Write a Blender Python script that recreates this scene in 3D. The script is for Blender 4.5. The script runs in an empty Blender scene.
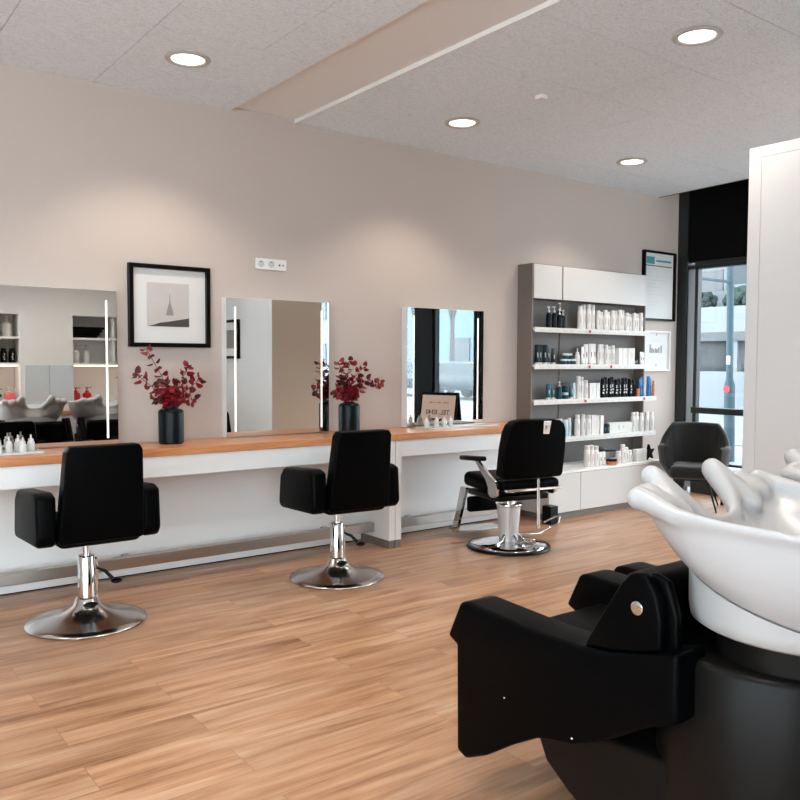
import bpy, bmesh, math, random
from mathutils import Vector, Matrix
random.seed(7)
PI = math.pi
C = bpy.context.scene.collection
sc = bpy.context.scene

# ------------------------------------------------------------------ materials
def lin(c):
    return tuple((x/255/12.92) if x/255 <= .04045 else ((x/255+.055)/1.055)**2.4 for x in c) + (1,)

def mat(name, c, rough=.5, metal=0, coat=0, emis=None, estr=0, spec=.5, bump=None, var=None, sheen=0):
    m = bpy.data.materials.new(name); m.use_nodes = True
    nt = m.node_tree; b = nt.nodes['Principled BSDF']
    b.inputs['Base Color'].default_value = lin(c)
    b.inputs['Roughness'].default_value = rough
    b.inputs['Metallic'].default_value = metal
    b.inputs['Coat Weight'].default_value = coat
    b.inputs['Specular IOR Level'].default_value = spec
    b.inputs['Sheen Weight'].default_value = sheen
    if emis:
        b.inputs['Emission Color'].default_value = lin(emis); b.inputs['Emission Strength'].default_value = estr
    if bump or var:
        tc = nt.nodes.new('ShaderNodeTexCoord')
        sc_, st = bump or var
        n = nt.nodes.new('ShaderNodeTexNoise'); n.inputs['Scale'].default_value = sc_; n.inputs['Detail'].default_value = 5
        nt.links.new(tc.outputs['Object'], n.inputs['Vector'])
        if bump:
            bp = nt.nodes.new('ShaderNodeBump'); bp.inputs['Strength'].default_value = st; bp.inputs['Distance'].default_value = .01
            nt.links.new(n.outputs['Fac'], bp.inputs['Height']); nt.links.new(bp.outputs['Normal'], b.inputs['Normal'])
        else:
            mx = nt.nodes.new('ShaderNodeMix'); mx.data_type = 'RGBA'
            mx.inputs['A'].default_value = lin(c); mx.inputs['B'].default_value = lin(tuple(max(0, x*(1-st)) for x in c))
            nt.links.new(n.outputs['Fac'], mx.inputs['Factor']); nt.links.new(mx.outputs['Result'], b.inputs['Base Color'])
    return m

def wood_mat(name, base, dark, light, plank=None, rough=.4, grain=1.0):
    """long grain along x; plank=(length, width) adds a board pattern"""
    m = bpy.data.materials.new(name); m.use_nodes = True
    nt = m.node_tree; N = nt.nodes; L = nt.links; b = N['Principled BSDF']
    tc = N.new('ShaderNodeTexCoord')
    def mp(sx, sy, sz=1):
        q = N.new('ShaderNodeMapping'); q.inputs['Scale'].default_value = (sx, sy, sz); return q
    src = tc.outputs['Object']
    off = None
    if plank:
        br = N.new('ShaderNodeTexBrick'); br.offset = .37; br.offset_frequency = 2; br.squash = 1
        br.inputs['Scale'].default_value = 1
        br.inputs['Brick Width'].default_value = plank[0]; br.inputs['Row Height'].default_value = plank[1]
        br.inputs['Mortar Size'].default_value = .0011; br.inputs['Mortar Smooth'].default_value = .25; br.inputs['Bias'].default_value = 0
        br.inputs['Color1'].default_value = (0, 0, 0, 1); br.inputs['Color2'].default_value = (1, 1, 1, 1); br.inputs['Mortar'].default_value = (.5, .5, .5, 1)
        L.new(src, br.inputs['Vector'])
        va = N.new('ShaderNodeVectorMath'); va.operation = 'MULTIPLY'
        va.inputs[1].default_value = (3, 7, 5); L.new(br.outputs['Color'], va.inputs[0])
        vb = N.new('ShaderNodeVectorMath'); vb.operation = 'ADD'; L.new(src, vb.inputs[0]); L.new(va.outputs[0], vb.inputs[1])
        src = vb.outputs[0]
    m1 = mp(.9*grain, 9*grain, 9*grain); L.new(src, m1.inputs['Vector'])
    n1 = N.new('ShaderNodeTexNoise'); n1.inputs['Scale'].default_value = 1.6; n1.inputs['Detail'].default_value = 6; n1.inputs['Distortion'].default_value = .6
    L.new(m1.outputs[0], n1.inputs['Vector'])
    m2 = mp(3*grain, 60*grain, 60*grain); L.new(src, m2.inputs['Vector'])
    n2 = N.new('ShaderNodeTexNoise'); n2.inputs['Scale'].default_value = 1.5; n2.inputs['Detail'].default_value = 4
    L.new(m2.outputs[0], n2.inputs['Vector'])
    ad = N.new('ShaderNodeMath'); ad.operation = 'MULTIPLY_ADD'; ad.inputs[1].default_value = .38
    L.new(n2.outputs['Fac'], ad.inputs[0]); L.new(n1.outputs['Fac'], ad.inputs[2])
    cr = N.new('ShaderNodeValToRGB'); e = cr.color_ramp.elements
    e[0].position = .42; e[0].color = lin(dark); e[1].position = .92; e[1].color = lin(light)
    k = e.new(.66); k.color = lin(base)
    L.new(ad.outputs[0], cr.inputs['Fac'])
    col = cr.outputs['Color']
    if plank:
        hs = N.new('ShaderNodeHueSaturation')
        mr = N.new('ShaderNodeMapRange'); mr.inputs['To Min'].default_value = .9; mr.inputs['To Max'].default_value = 1.1
        L.new(br.outputs['Color'], mr.inputs['Value']); L.new(mr.outputs[0], hs.inputs['Value']); L.new(col, hs.inputs['Color'])
        mx = N.new('ShaderNodeMix'); mx.data_type = 'RGBA'; mx.inputs['B'].default_value = lin(tuple(x*.55 for x in dark))
        fm = N.new('ShaderNodeMath'); fm.operation = 'MULTIPLY'; fm.inputs[1].default_value = .5
        L.new(br.outputs['Fac'], fm.inputs[0])
        L.new(fm.outputs[0], mx.inputs['Factor']); L.new(hs.outputs['Color'], mx.inputs['A']); col = mx.outputs['Result']
    L.new(col, b.inputs['Base Color']); b.inputs['Roughness'].default_value = rough
    bp = N.new('ShaderNodeBump'); bp.inputs['Strength'].default_value = .12; bp.inputs['Distance'].default_value = .002
    L.new(ad.outputs[0], bp.inputs['Height']); L.new(bp.outputs['Normal'], b.inputs['Normal'])
    return m

def ceiling_mat():
    m = bpy.data.materials.new('wood_wool_board'); m.use_nodes = True
    nt = m.node_tree; N = nt.nodes; L = nt.links; b = N['Principled BSDF']
    tc = N.new('ShaderNodeTexCoord')
    mp = N.new('ShaderNodeMapping'); mp.inputs['Scale'].default_value = (22, 48, 30); L.new(tc.outputs['Object'], mp.inputs['Vector'])
    n = N.new('ShaderNodeTexNoise'); n.inputs['Scale'].default_value = 2; n.inputs['Detail'].default_value = 8; n.inputs['Distortion'].default_value = 1.5
    L.new(mp.outputs[0], n.inputs['Vector'])
    cr = N.new('ShaderNodeValToRGB'); e = cr.color_ramp.elements
    e[0].position = .3; e[0].color = lin((202, 213, 222)); e[1].position = .55; e[1].color = lin((230, 241, 250))
    L.new(n.outputs['Fac'], cr.inputs['Fac']); L.new(cr.outputs['Color'], b.inputs['Base Color'])
    bp = N.new('ShaderNodeBump'); bp.inputs['Strength'].default_value = .5; bp.inputs['Distance'].default_value = .004
    L.new(n.outputs['Fac'], bp.inputs['Height']); L.new(bp.outputs['Normal'], b.inputs['Normal'])
    b.inputs['Roughness'].default_value = .95
    return m

def glass_mat(name, tint=(.97, .985, .985, 1), refl=.03):
    m = bpy.data.materials.new(name); m.use_nodes = True
    nt = m.node_tree; N = nt.nodes; N.clear()
    o = N.new('ShaderNodeOutputMaterial'); t = N.new('ShaderNodeBsdfTransparent'); t.inputs['Color'].default_value = tint
    g = N.new('ShaderNodeBsdfGlossy'); g.inputs['Roughness'].default_value = .02
    mx = N.new('ShaderNodeMixShader'); mx.inputs[0].default_value = refl
    nt.links.new(t.outputs[0], mx.inputs[1]); nt.links.new(g.outputs[0], mx.inputs[2]); nt.links.new(mx.outputs[0], o.inputs[0])
    return m

M = {}
M['wall'] = mat('taupe_paint', (185, 173, 165), .85, bump=(90, .05))
M['white_wall'] = mat('white_paint', (234, 234, 232), .7)
M['taupe'] = mat('beige_panel', (214, 202, 188), .7)
M['white'] = mat('white_lacquer', (226, 226, 225), .4)
M['white_cool'] = mat('white_glass_panel', (205, 214, 220), .15)
M['grey_side'] = mat('taupe_grey_laminate', (112, 103, 96), .6)
M['grey_back'] = mat('grey_laminate', (106, 101, 98), .6)
M['steel'] = mat('brushed_steel', (170, 165, 160), .32, 1)
M['chrome'] = mat('chrome', (215, 215, 215), .08, 1)
M['dull_chrome'] = mat('dull_chrome', (205, 203, 200), .2, 1)
M['leather'] = mat('black_leatherette', (3, 4, 5), .4, bump=(160, .1), spec=.04)
M['leather_wash'] = mat('black_soft_leatherette', (2, 3, 4), .36, spec=.045, bump=(160, .08))
M['black'] = mat('black_plastic', (4, 5, 5), .35, spec=.15)
M['black_matte'] = mat('black_matte', (5, 6, 6), .8, spec=.1)
M['frame_dark'] = mat('dark_window_aluminium', (36, 42, 42), .4, .3)
M['frame_silver'] = mat('silver_window_aluminium', (170, 178, 184), .35, .6)
M['mirror'] = mat('mirror_silver', (236, 240, 240), .0, 1)
M['led'] = mat('led_strip', (255, 250, 240), .5, emis=(255, 240, 225), estr=.55)
M['led_soft'] = mat('shelf_led', (255, 250, 240), .5, emis=(255, 225, 200), estr=3.5)
M['lamp'] = mat('lamp_lens', (255, 255, 250), .5, emis=(255, 246, 236), estr=2.5)
M['lamp_ring'] = mat('lamp_ring', (190, 188, 184), .35, .3)
M['porcelain'] = mat('white_porcelain', (172, 173, 175), .32, coat=.05)
M['porcelain_skirt'] = mat('white_skirt', (168, 169, 170), .4)
M['pedestal'] = mat('anthracite_lacquer', (17, 16, 15), .34, spec=.12)
M['cyl'] = mat('satin_grey_cylinder', (205, 205, 205), .35, .25)
M['vase'] = mat('dark_petrol_glaze', (7, 18, 21), .32, spec=.15)
M['leaf'] = mat('red_leaf', (160, 12, 32), .55, var=(14, .6))
M['leaf_dark'] = mat('dark_red_leaf', (92, 10, 24), .6, var=(14, .4))
M['stem'] = mat('brown_stem', (70, 35, 30), .7)
M['bottle_white'] = mat('white_bottle_plastic', (214, 210, 207), .35)
M['carton_white'] = mat('white_carton', (214, 212, 208), .6)
M['bottle_black'] = mat('black_bottle_plastic', (7, 8, 9), .4, spec=.15)
M['bottle_teal'] = mat('teal_plastic', (8, 66, 76), .4, spec=.2)
M['bottle_petrol'] = mat('dark_petrol_plastic', (6, 20, 25), .4, spec=.15)
M['bottle_lblue'] = mat('pale_blue_plastic', (176, 200, 208), .35)
M['bottle_blue'] = mat('bright_blue_plastic', (8, 88, 140), .35, spec=.2)
M['bottle_red'] = mat('red_plastic', (190, 22, 26), .3)
M['bottle_pink'] = mat('pink_plastic', (232, 110, 110), .3)
M['amber'] = mat('amber_plastic', (196, 110, 56), .35)
M['print_grey'] = mat('grey_print', (128, 124, 122), .6)
M['print_light'] = mat('light_print', (190, 192, 190), .6)
M['print_red'] = mat('red_print', (170, 40, 44), .6)
M['ticket'] = mat('price_ticket', (206, 202, 196), .5)
M['paper'] = mat('white_paper', (206, 205, 203), .7)
M['pink_paper'] = mat('pale_pink_paper', (206, 182, 170), .7)
M['photo_sky'] = mat('photo_haze', (196, 190, 186), .5, var=(6, .12))
M['photo_dark'] = mat('photo_dark', (62, 58, 54), .5)
M['photo_tower'] = mat('photo_tower', (138, 132, 128), .5)
M['teal_print'] = mat('teal_print', (50, 138, 150), .5)
M['velvet'] = mat('charcoal_velvet', (22, 22, 21), .85, sheen=.25, spec=.2)
M['clear'] = mat('frosted_clear_plastic', (206, 208, 206), .2)
M['white_dull'] = mat('off_white_laminate', (196, 194, 192), .5)
M['partition'] = mat('partition_laminate', (208, 209, 210), .5)
M['ceiling'] = ceiling_mat()
M['channel'] = mat('beige_ceiling_paint', (226, 226, 226), .8)
M['lip'] = mat('pale_ceiling_edge', (226, 225, 222), .7)
M['floor'] = wood_mat('oak_planks', (170, 127, 95), (122, 84, 58), (192, 158, 130), plank=(1.25, .19), rough=.3)
M['worktop'] = wood_mat('beech_worktop', (190, 126, 82), (160, 98, 58), (210, 154, 108), rough=.3, grain=1.4)
M['glass'] = glass_mat('window_glass')
M['pavement'] = mat('pavement', (108, 112, 115), .9, var=(3, .15))
M['road'] = mat('asphalt', (98, 102, 106), .9)
M['stucco'] = mat('white_stucco', (126, 132, 136), .9, var=(1.2, .1))
M['stucco_grey'] = mat('grey_stucco', (88, 90, 92), .9)
M['stucco_blue'] = mat('pale_blue_facade', (96, 120, 136), .8)
M['win_dark'] = mat('dark_house_window', (38, 50, 57), .2)
M['teal_metal'] = mat('teal_lamp_post_paint', (22, 52, 62), .6)
M['hedge'] = mat('hedge_leaves', (42, 62, 58), .9, var=(8, .5))
M['bark'] = mat('grey_bark', (66, 62, 62), .9)
M['car_dark'] = mat('dark_car_paint', (40, 50, 58), .3)
M['glass_teal'] = mat('teal_balcony_glass', (70, 108, 116), .2)

# ------------------------------------------------------------------ mesh helpers
class MB:
    def __init__(s): s.bm = bmesh.new()
    def _merge(s, t, mtx=None):
        if mtx is not None: bmesh.ops.transform(t, matrix=mtx, verts=t.verts)
        me = bpy.data.meshes.new('t'); t.to_mesh(me); t.free(); s.bm.from_mesh(me); bpy.data.meshes.remove(me)
    def box(s, x0, x1, y0, y1, z0, z1, bev=0, seg=3, mtx=None):
        t = bmesh.new(); bmesh.ops.create_cube(t, size=1)
        for v in t.verts:
            v.co = Vector(((x0+x1)/2+v.co.x*(x1-x0), (y0+y1)/2+v.co.y*(y1-y0), (z0+z1)/2+v.co.z*(z1-z0)))
        if bev: bmesh.ops.bevel(t, geom=list(t.edges), offset=bev, segments=seg, profile=.5, affect='EDGES')
        s._merge(t, mtx); return s
    def prism(s, pts, a0, a1, axis='x', bev=0, seg=3, mtx=None):
        """polygon in the two other axes, extruded from a0 to a1 along axis"""
        t = bmesh.new()
        def P(p, a):
            return (a, p[0], p[1]) if axis == 'x' else ((p[0], a, p[1]) if axis == 'y' else (p[0], p[1], a))
        A = [t.verts.new(P(p, a0)) for p in pts]; B = [t.verts.new(P(p, a1)) for p in pts]
        n = len(pts); t.faces.new(A); t.faces.new(B[::-1])
        for i in range(n): t.faces.new((A[i], B[i], B[(i+1) % n], A[(i+1) % n]))
        bmesh.ops.recalc_face_normals(t, faces=t.faces)
        if bev: bmesh.ops.bevel(t, geom=list(t.edges), offset=bev, segments=seg, profile=.5, affect='EDGES', clamp_overlap=True)
        s._merge(t, mtx); return s
    def lathe(s, prof, n=32, c=(0, 0, 0), sx=1, sy=1, mtx=None):
        t = bmesh.new(); R = []
        for r, z in prof:
            R.append([t.verts.new((c[0]+sx*r*math.cos(2*PI*i/n), c[1]+sy*r*math.sin(2*PI*i/n), c[2]+z)) for i in range(n)])
        for a, b in zip(R, R[1:]):
            for i in range(n): t.faces.new((a[i], a[(i+1) % n], b[(i+1) % n], b[i]))
        t.faces.new(R[0][::-1]); t.faces.new(R[-1])
        bmesh.ops.recalc_face_normals(t, faces=t.faces)
        s._merge(t, mtx); return s
    def tube(s, pts, r, n=10, caps=True, mtx=None):
        t = bmesh.new(); pts = [Vector(p) for p in pts]; R = []
        rr = r if isinstance(r, (list, tuple)) else [r]*len(pts)
        ref = None
        for i, p in enumerate(pts):
            d = (pts[min(i+1, len(pts)-1)]-pts[max(i-1, 0)]).normalized()
            if ref is None: ref = d.orthogonal().normalized()
            ref = (ref-d*ref.dot(d)).normalized(); q = d.cross(ref)
            R.append([t.verts.new(p+(ref*math.cos(2*PI*k/n)+q*math.sin(2*PI*k/n))*rr[i]) for k in range(n)])
        for a, b in zip(R, R[1:]):
            for i in range(n): t.faces.new((a[i], a[(i+1) % n], b[(i+1) % n], b[i]))
        if caps: t.faces.new(R[0][::-1]); t.faces.new(R[-1])
        bmesh.ops.recalc_face_normals(t, faces=t.faces)
        s._merge(t, mtx); return s
    def ball(s, c, r, seg=16, sc=(1, 1, 1)):
        t = bmesh.new(); bmesh.ops.create_uvsphere(t, u_segments=seg, v_segments=seg//2+2, radius=r)
        for v in t.verts: v.co = Vector((c[0]+v.co.x*sc[0], c[1]+v.co.y*sc[1], c[2]+v.co.z*sc[2]))
        s._merge(t); return s
    def build(s, name, m, parent=None, smooth=None, bev=0, loc=None):
        me = bpy.data.meshes.new(name)
        if smooth:
            for f in s.bm.faces: f.smooth = True
            ca = math.radians(smooth if smooth is not True else 40)
            for e in s.bm.edges:
                if len(e.link_faces) == 2 and e.calc_face_angle(0) > ca: e.smooth = False
        s.bm.to_mesh(me); s.bm.free()
        o = bpy.data.objects.new(name, me); C.objects.link(o)
        if m: me.materials.append(M[m] if isinstance(m, str) else m)
        if parent: o.parent = parent
        if loc: o.location = loc
        if bev:
            md = o.modifiers.new('Bevel', 'BEVEL'); md.width = bev; md.segments = 2; md.limit_method = 'ANGLE'; md.angle_limit = .6; md.harden_normals = bool(smooth)
        return o

def tag(o, label=None, cat=None, group=None, kind=None):
    if label: o['label'] = label
    if cat: o['category'] = cat
    if group: o['group'] = group
    if kind: o['kind'] = kind
    return o
def thing(name, label, cat, loc=(0, 0, 0), rz=0, group=None):
    o = bpy.data.objects.new(name, None); C.objects.link(o); o.empty_display_size = .1
    o.location = loc; o.rotation_euler = (0, 0, rz); return tag(o, label, cat, group)
def struct(o): o['kind'] = 'structure'; return o
def dup(root, loc, rz=0, label=None, group=None, scale=None):
    r = root.copy(); C.objects.link(r); r.location = loc; r.rotation_euler = (0, 0, rz)
    if scale: r.scale = scale
    if label: r['label'] = label
    if group: r['group'] = group
    for ch in list(root.children):
        c = ch.copy(); C.objects.link(c); c.parent = r
        for g in ch.children:
            d = g.copy(); C.objects.link(d); d.parent = c
    return r
def text_mesh(name, s, size, m, loc, rot, parent=None, ext=.0008, align='CENTER'):
    cu = bpy.data.curves.new(name, 'FONT'); cu.body = s; cu.size = size; cu.extrude = ext; cu.align_x = align; cu.resolution_u = 3
    tmp = bpy.data.objects.new('tmp', cu); C.objects.link(tmp)
    bpy.context.view_layer.update()
    me = bpy.data.meshes.new_from_object(tmp.evaluated_get(bpy.context.evaluated_depsgraph_get()))
    C.objects.unlink(tmp); bpy.data.objects.remove(tmp)
    me.name = name; me.materials.clear(); me.materials.append(M[m])
    o = bpy.data.objects.new(name, me); C.objects.link(o); o.location = loc; o.rotation_euler = rot
    if parent: o.parent = parent
    return o

def catmull(P, n, closed=True):
    out = []; k = len(P)
    for i in range(k if closed else k-1):
        p0, p1, p2, p3 = [Vector(P[(i+j) % k] if closed else P[min(max(i+j, 0), k-1)]) for j in (-1, 0, 1, 2)]
        for a in range(n):
            t = a/n
            out.append(.5*((2*p1)+(-p0+p2)*t+(2*p0-5*p1+4*p2-p3)*t*t+(-p0+3*p1-3*p2+p3)*t**3))
    if not closed: out.append(Vector(P[-1]))
    return out

# ------------------------------------------------------------------ camera
yaw, pit, rol = .64537, -.04724, .0047
fw = Vector((math.sin(yaw)*math.cos(pit), math.cos(yaw)*math.cos(pit), math.sin(pit)))
rt = Vector((math.cos(yaw), -math.sin(yaw), 0)); up = rt.cross(fw)
r2 = rt*math.cos(rol)+up*math.sin(rol); u2 = -rt*math.sin(rol)+up*math.cos(rol)
cam_d = bpy.data.cameras.new('camera'); cam = bpy.data.objects.new('camera', cam_d); C.objects.link(cam)
mw = Matrix((r2, u2, -fw)).transposed().to_4x4(); mw.translation = Vector((0, 0, 1.4)); cam.matrix_world = mw
cam_d.sensor_width = 36; cam_d.lens = 816.4/800*36; cam_d.clip_start = .02; cam_d.clip_end = 300
sc.camera = cam

WY = 5.34; CZ = 3.145
# ------------------------------------------------------------------ shell
struct(MB().box(-3, 7.83, -4, 5.6, -.1, 0).build('floor', 'floor'))
struct(MB().box(-3, 7.95, WY, 5.6, -.1, 3.7).build('wall_back', 'wall'))
struct(MB().box(-3.2, -3, -4, 5.6, -.1, .12).box(-3.2, -3, -4, 5.6, 3.05, 3.7).box(-3.2, -3, 2.0, 5.6, .12, 3.05).build('wall_left', 'white_wall'))
struct(MB().box(-3, 7.83, -4.2, -4, -.1, .12).box(-3, 7.83, -4.2, -4, 3.05, 3.7).build('wall_rear', 'white_wall'))
def glazing(nm, a, b, n, axis, pos):
    o = bpy.data.objects.new(nm, None); C.objects.link(o); struct(o)
    def bx(m, p, q, u, v, z0, z1): return m.box(p, q, u, v, z0, z1) if axis == 'y' else m.box(u, v, p, q, z0, z1)
    m = MB()
    for k in range(n+1):
        c = a+(b-a)*k/n; bx(m, c-.035, c+.035, pos-.05, pos+.05, .12, 3.05)
    m.build('frame', 'frame_dark', o)
    bx(MB(), a, b, pos-.004, pos+.004, .12, 3.05).build('pane', 'glass', o)
glazing('window_5', -2.95, 7.7, 6, 'y', -4.1)
glazing('window_6', -3.95, 2.0, 3, 'x', -3.1)
struct(MB().box(-3.2, 8.1, -4.2, 5.6, 3.62, 3.75).build('roof_slab', 'black_matte'))
# ceiling boards: one mesh of boards with open joints, a recessed channel between x 2.53 and 3.04
cb = MB(); g = .0022
rows = [(5.345, 4.84), (4.84, 4.21), (4.21, 3.57), (3.57, 2.92), (2.92, 2.28), (2.28, 1.64), (1.64, 1.0), (1.0, .36), (.36, -.9), (-.9, -2.2), (-2.2, -4)]
def xe(y): return 7.43-.085*(5.34-y)
for i, (y1, y0) in enumerate(rows):
    left = [[-3, -1.0, .32, 1.59, 2.53], [-3, -1.6, .96, 1.59, 2.53], [-3, -1.0, .32, 1.59, 2.19, 2.53], [-3, -1.6, -.3, .96, 2.19, 2.53]][min(i, 2+i % 2)]
    right = [3.04, 3.66, 4.92, 6.2, 9] if i % 2 == 0 else [3.04, 4.29, 5.55, 6.8, 9]
    for L_, zz in ((left, CZ-.012), (right, CZ-.0)):
        for a, b in zip(L_, L_[1:]):
            e = 0 if b in (2.53,) else g
            s_ = 0 if a == 3.04 else g
            if b == 9:
                cb.prism([(a+s_, y0+g), (xe(y0), y0+g), (xe(y1), y1-g), (a+s_, y1-g)], CZ, CZ+.035, 'z')
            else:
                cb.box(a+s_, b-e, y0+g, y1-g, zz+.012 if zz < CZ else zz, CZ+.035)
struct(cb.build('ceiling', 'ceiling'))
struct(MB().box(-3, 7.25, -4, 5.34, CZ+.036, CZ+.06).build('ceiling_backing', 'frame_dark'))
struct(MB().box(2.53, 3.04, -4, 5.34, CZ+.026, CZ+.0355).build('ceiling_channel', 'channel'))
struct(MB().box(3.036, 3.0405, -4, 5.34, CZ-.001, CZ+.026).build('trim_1', 'lip'))
struct(MB().prism([(7.42, 5.34), (7.45, 5.34), (6.66, -4), (6.63, -4)], CZ, CZ+.4, 'z').build('trim_2', 'frame_dark'))

# window wall at x = 7.83
X = 7.83
w = thing('window_1', 'x', 'x'); del w['label'], w['category']; struct(w)
f = MB()
f.box(X-.03, X+.06, 5.22, 5.34, 0, 3.62); f.build('frame', 'frame_dark', w)
MB().box(X-.01, X+.05, 5.13, 5.22, .05, 2.46).build('frame', 'frame_silver', w, bev=.006)
f = MB()
f.box(X-.02, X+.05, 5.09, 5.13, .05, 2.46)
f.box(X-.05, X+.05, 2.07, 5.13, .86, .925)
f.box(X-.03, X+.05, 2.07, 5.13, 0, .16)
f.box(X-.03, X+.05, 2.07, 5.13, 2.44, 2.48)
f.build('frame', 'frame_dark', w, bev=.004)
MB().box(X-.02, X+.05, 2.07, 5.22, 2.40, 2.44).build('frame', 'frame_dark', w)
struct(MB().box(X-.01, X+.1, -4, 5.22, 2.48, 3.62).build('wall_right', 'black_matte'))
MB().box(X+.01, X+.018, 2.07, 5.1, .16, 2.42).build('pane', 'glass', w)
for n, (a, b) in enumerate([(.995, 1.92), (-2.7, .56), (-4, -2.9)]):
    wn = bpy.data.objects.new('window_%d' % (n+2), None); C.objects.link(wn); struct(wn)
    MB().box(X+.01, X+.018, a+.03, b-.03, .05, 2.45).build('pane', 'glass', wn)
    MB().box(X-.02, X+.04, a, a+.03, 0, 2.48).box(X-.02, X+.04, b-.03, b, 0, 2.48).box(X-.02, X+.04, a, b, 0, .06).build('frame', 'frame_dark', wn)
for k, (a, b) in enumerate([(1.92, 2.07), (.56, .995), (-2.9, -2.7)]):
    struct(MB().box(X-.06, X+.08, a, b, 0, 2.48).build('trim_%d' % (k+3), 'black_matte'))

# partition beside the wash units (its end face is beige) and the niche wall behind them
PX, PY, PZ = 4.28, 2.49, 2.58
pt = bpy.data.objects.new('partition', None); C.objects.link(pt); tag(pt, 'tall white free-standing partition panel at the right of the room', 'partition')
MB().box(PX+.01, PX+.64, -.05, PY-.004, 0, PZ-.004).build('core', 'taupe', pt)
MB().box(PX, PX+.012, .26, PY-.0735, .0, PZ-.0605).build('face_panel', 'partition', pt, bev=.002)
MB().box(PX, PX+.012, PY-.072, PY, .0, PZ).box(PX, PX+.012, .26, PY-.072, PZ-.059, PZ).build('edge_strip', 'partition', pt, bev=.002)
# niche wall: front face y = .25, openings rebuilt from blocks
nw = MB(); y0, y1 = -.10, .25
def nb(xa, xb, za, zb, ya=y0, yb=y1): nw.box(xa, xb, ya, yb, za, zb)
NX = [(1.45, 2.19), (2.79, 3.5)]
zs = [(.97, 1.44), (1.47, 1.75), (1.775, 2.04)]
nb(1.3, 1.45, 0, 3.17); nb(2.19, 2.79, 0, 3.17); nb(3.5, PX+.01, 0, 3.17)
for a, b in NX:
    nb(a, b, 2.04, 3.17); nb(a, b, 0, .97); nb(a, b, .97, 2.04, y0, y0+.03)
    nb(a, b, 1.44, 1.47, y0+.03, y1-.004); nb(a, b, 1.75, 1.775, y0+.03, y1-.004)
    nb((a+b)/2+.13, (a+b)/2+.15, 1.47, 2.04, y0+.03, y1-.02)
struct(nw.build('wall_niche', 'white_wall'))
for k, (a, b) in enumerate(NX):
    tag(MB().box(a+.02, b-.02, y1-.05, y1-.02, 1.43, 1.44).build('led_strip_light', 'led_soft'), ['warm strip light under the left niche shelf', 'warm strip light under the right niche shelf'][k], 'light')
wp = MB()
wp.box(2.24, 2.508, y1, y1+.012, .9005, 1.44); wp.box(2.512, 2.78, y1, y1+.012, .9005, 1.44)
tag(wp.build('splash_panel', 'white_cool'), 'pale blue-white glossy splash panel between the two lit niches', 'panel')
lg = thing('basin_ledge', 'low white ledge with a wooden top running behind the wash basins', 'ledge')
MB().box(1.45, PX, y1+.001, .5, .0, .86).build('body', 'white', lg)
MB().box(1.43, PX, y1+.013, .52, .86, .9).build('top', 'worktop', lg, bev=.003)

# ------------------------------------------------------------------ ceiling lamps
def downlight(name_label, x, y, power=110):
    t = thing('ceiling_downlight', name_label, 'ceiling light', (x, y, CZ), 0, 'round recessed ceiling downlights')
    MB().lathe([(.094, -.001), (.128, -.001), (.131, -.006), (.124, -.012), (.10, -.012), (.094, -.005)], 40).build('trim_ring', 'lamp_ring', t, smooth=True)
    MB().lathe([(.093, -.003), (.093, -.006), (.06, -.008), (.001, -.009)], 40).build('lens', 'lamp', t, smooth=True)
    ld = bpy.data.lights.new('lamp_light', 'SPOT'); ld.energy = power; ld.spot_size = math.radians(118); ld.spot_blend = .55; ld.shadow_soft_size = .09
    ld.color = (1, .89, .77)
    lo = bpy.data.objects.new('lamp_light', ld); C.objects.link(lo); lo.parent = t; lo.location = (0, 0, -.03)
for lb, x, y in [('round ceiling downlight at the upper left, nearest the framed tower picture', 1.905, 4.585),
                 ('round ceiling downlight second along the wall, above the middle of the room', 3.99, 4.56),
                 ('farthest round ceiling downlight, above the product shelving', 5.92, 4.53),
                 ('large-looking ceiling downlight at the upper right, nearest the camera', 3.93, 2.6)]:
    downlight(lb, x, y, 40 if y > 3 else 34)
for lb, x, y in [('unseen ceiling downlight added as fill, left of the styling chairs', -.2, 4.56), ('unseen ceiling downlight added as fill above the near floor', 1.9, 2.6),
                 ('unseen ceiling downlight added as fill on the entrance side', 5.9, 2.6), ('unseen ceiling downlight added as fill, left of the near floor', -.2, 2.6),
                 ('unseen ceiling downlight added to brighten the niche wall', 1.0, .9), ('unseen ceiling downlight added as fill over the wash basins', 2.6, 1.4)]:
    downlight(lb, x, y, 26 if y > 4 else 42)  # lamps out of view, added as fill over near floor and wash area
dt = MB().box(-.03, .03, -.03, .03, -.028, 0, .006).build('smoke_detector', 'white', loc=(4.0, 3.79, CZ)); tag(dt, 'small white square sensor on the ceiling between the downlights', 'sensor')

# ------------------------------------------------------------------ counter along the wall
def counter(x0, x1, label, ends):
    t = thing('styling_counter', label, 'counter')
    MB().box(x0 if x0 < 0 else ends[0][1]+.001, ends[0][0]-.001 if x0 < 0 else x1, 4.862, 4.885, .685, .812).build('apron', 'white', t, bev=.0015)
    MB().box(x0, x1, 5.24, 5.30, .008, .812).build('back_panel', 'white', t)
    MB().box(x0, x1, 5.245, 5.30, .0, .0079).build('plinth', 'black_matte', t)
    for a, b in ends:
        MB().box(a, b, 4.862, 5.24, .062, .812).build('end_panel', 'white', t, bev=.0015)
        MB().box(a+.002, b-.002, 4.866, 5.24, 0, .062).build('end_plinth', 'grey_side', t)
    return t
cl = counter(-2.2, 3.618, 'long white styling counter base under the left worktop', [(3.566, 3.618)])
cr_ = counter(3.624, 5.29, 'shorter white styling counter base under the right worktop', [(3.624, 3.678)])
MB().box(-2.2, 3.563, 5.05, 5.115, .10, .168).build('foot_rail', 'steel', cl, bev=.003)
MB().box(3.682, 5.05, 5.05, 5.115, .10, .168).build('foot_rail', 'steel', cr_, bev=.003)
for xx in (.2, 1.7, 3.2): MB().box(xx, xx+.04, 5.115, 5.24, .115, .15).build('rail_bracket', 'steel', cl)
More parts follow.
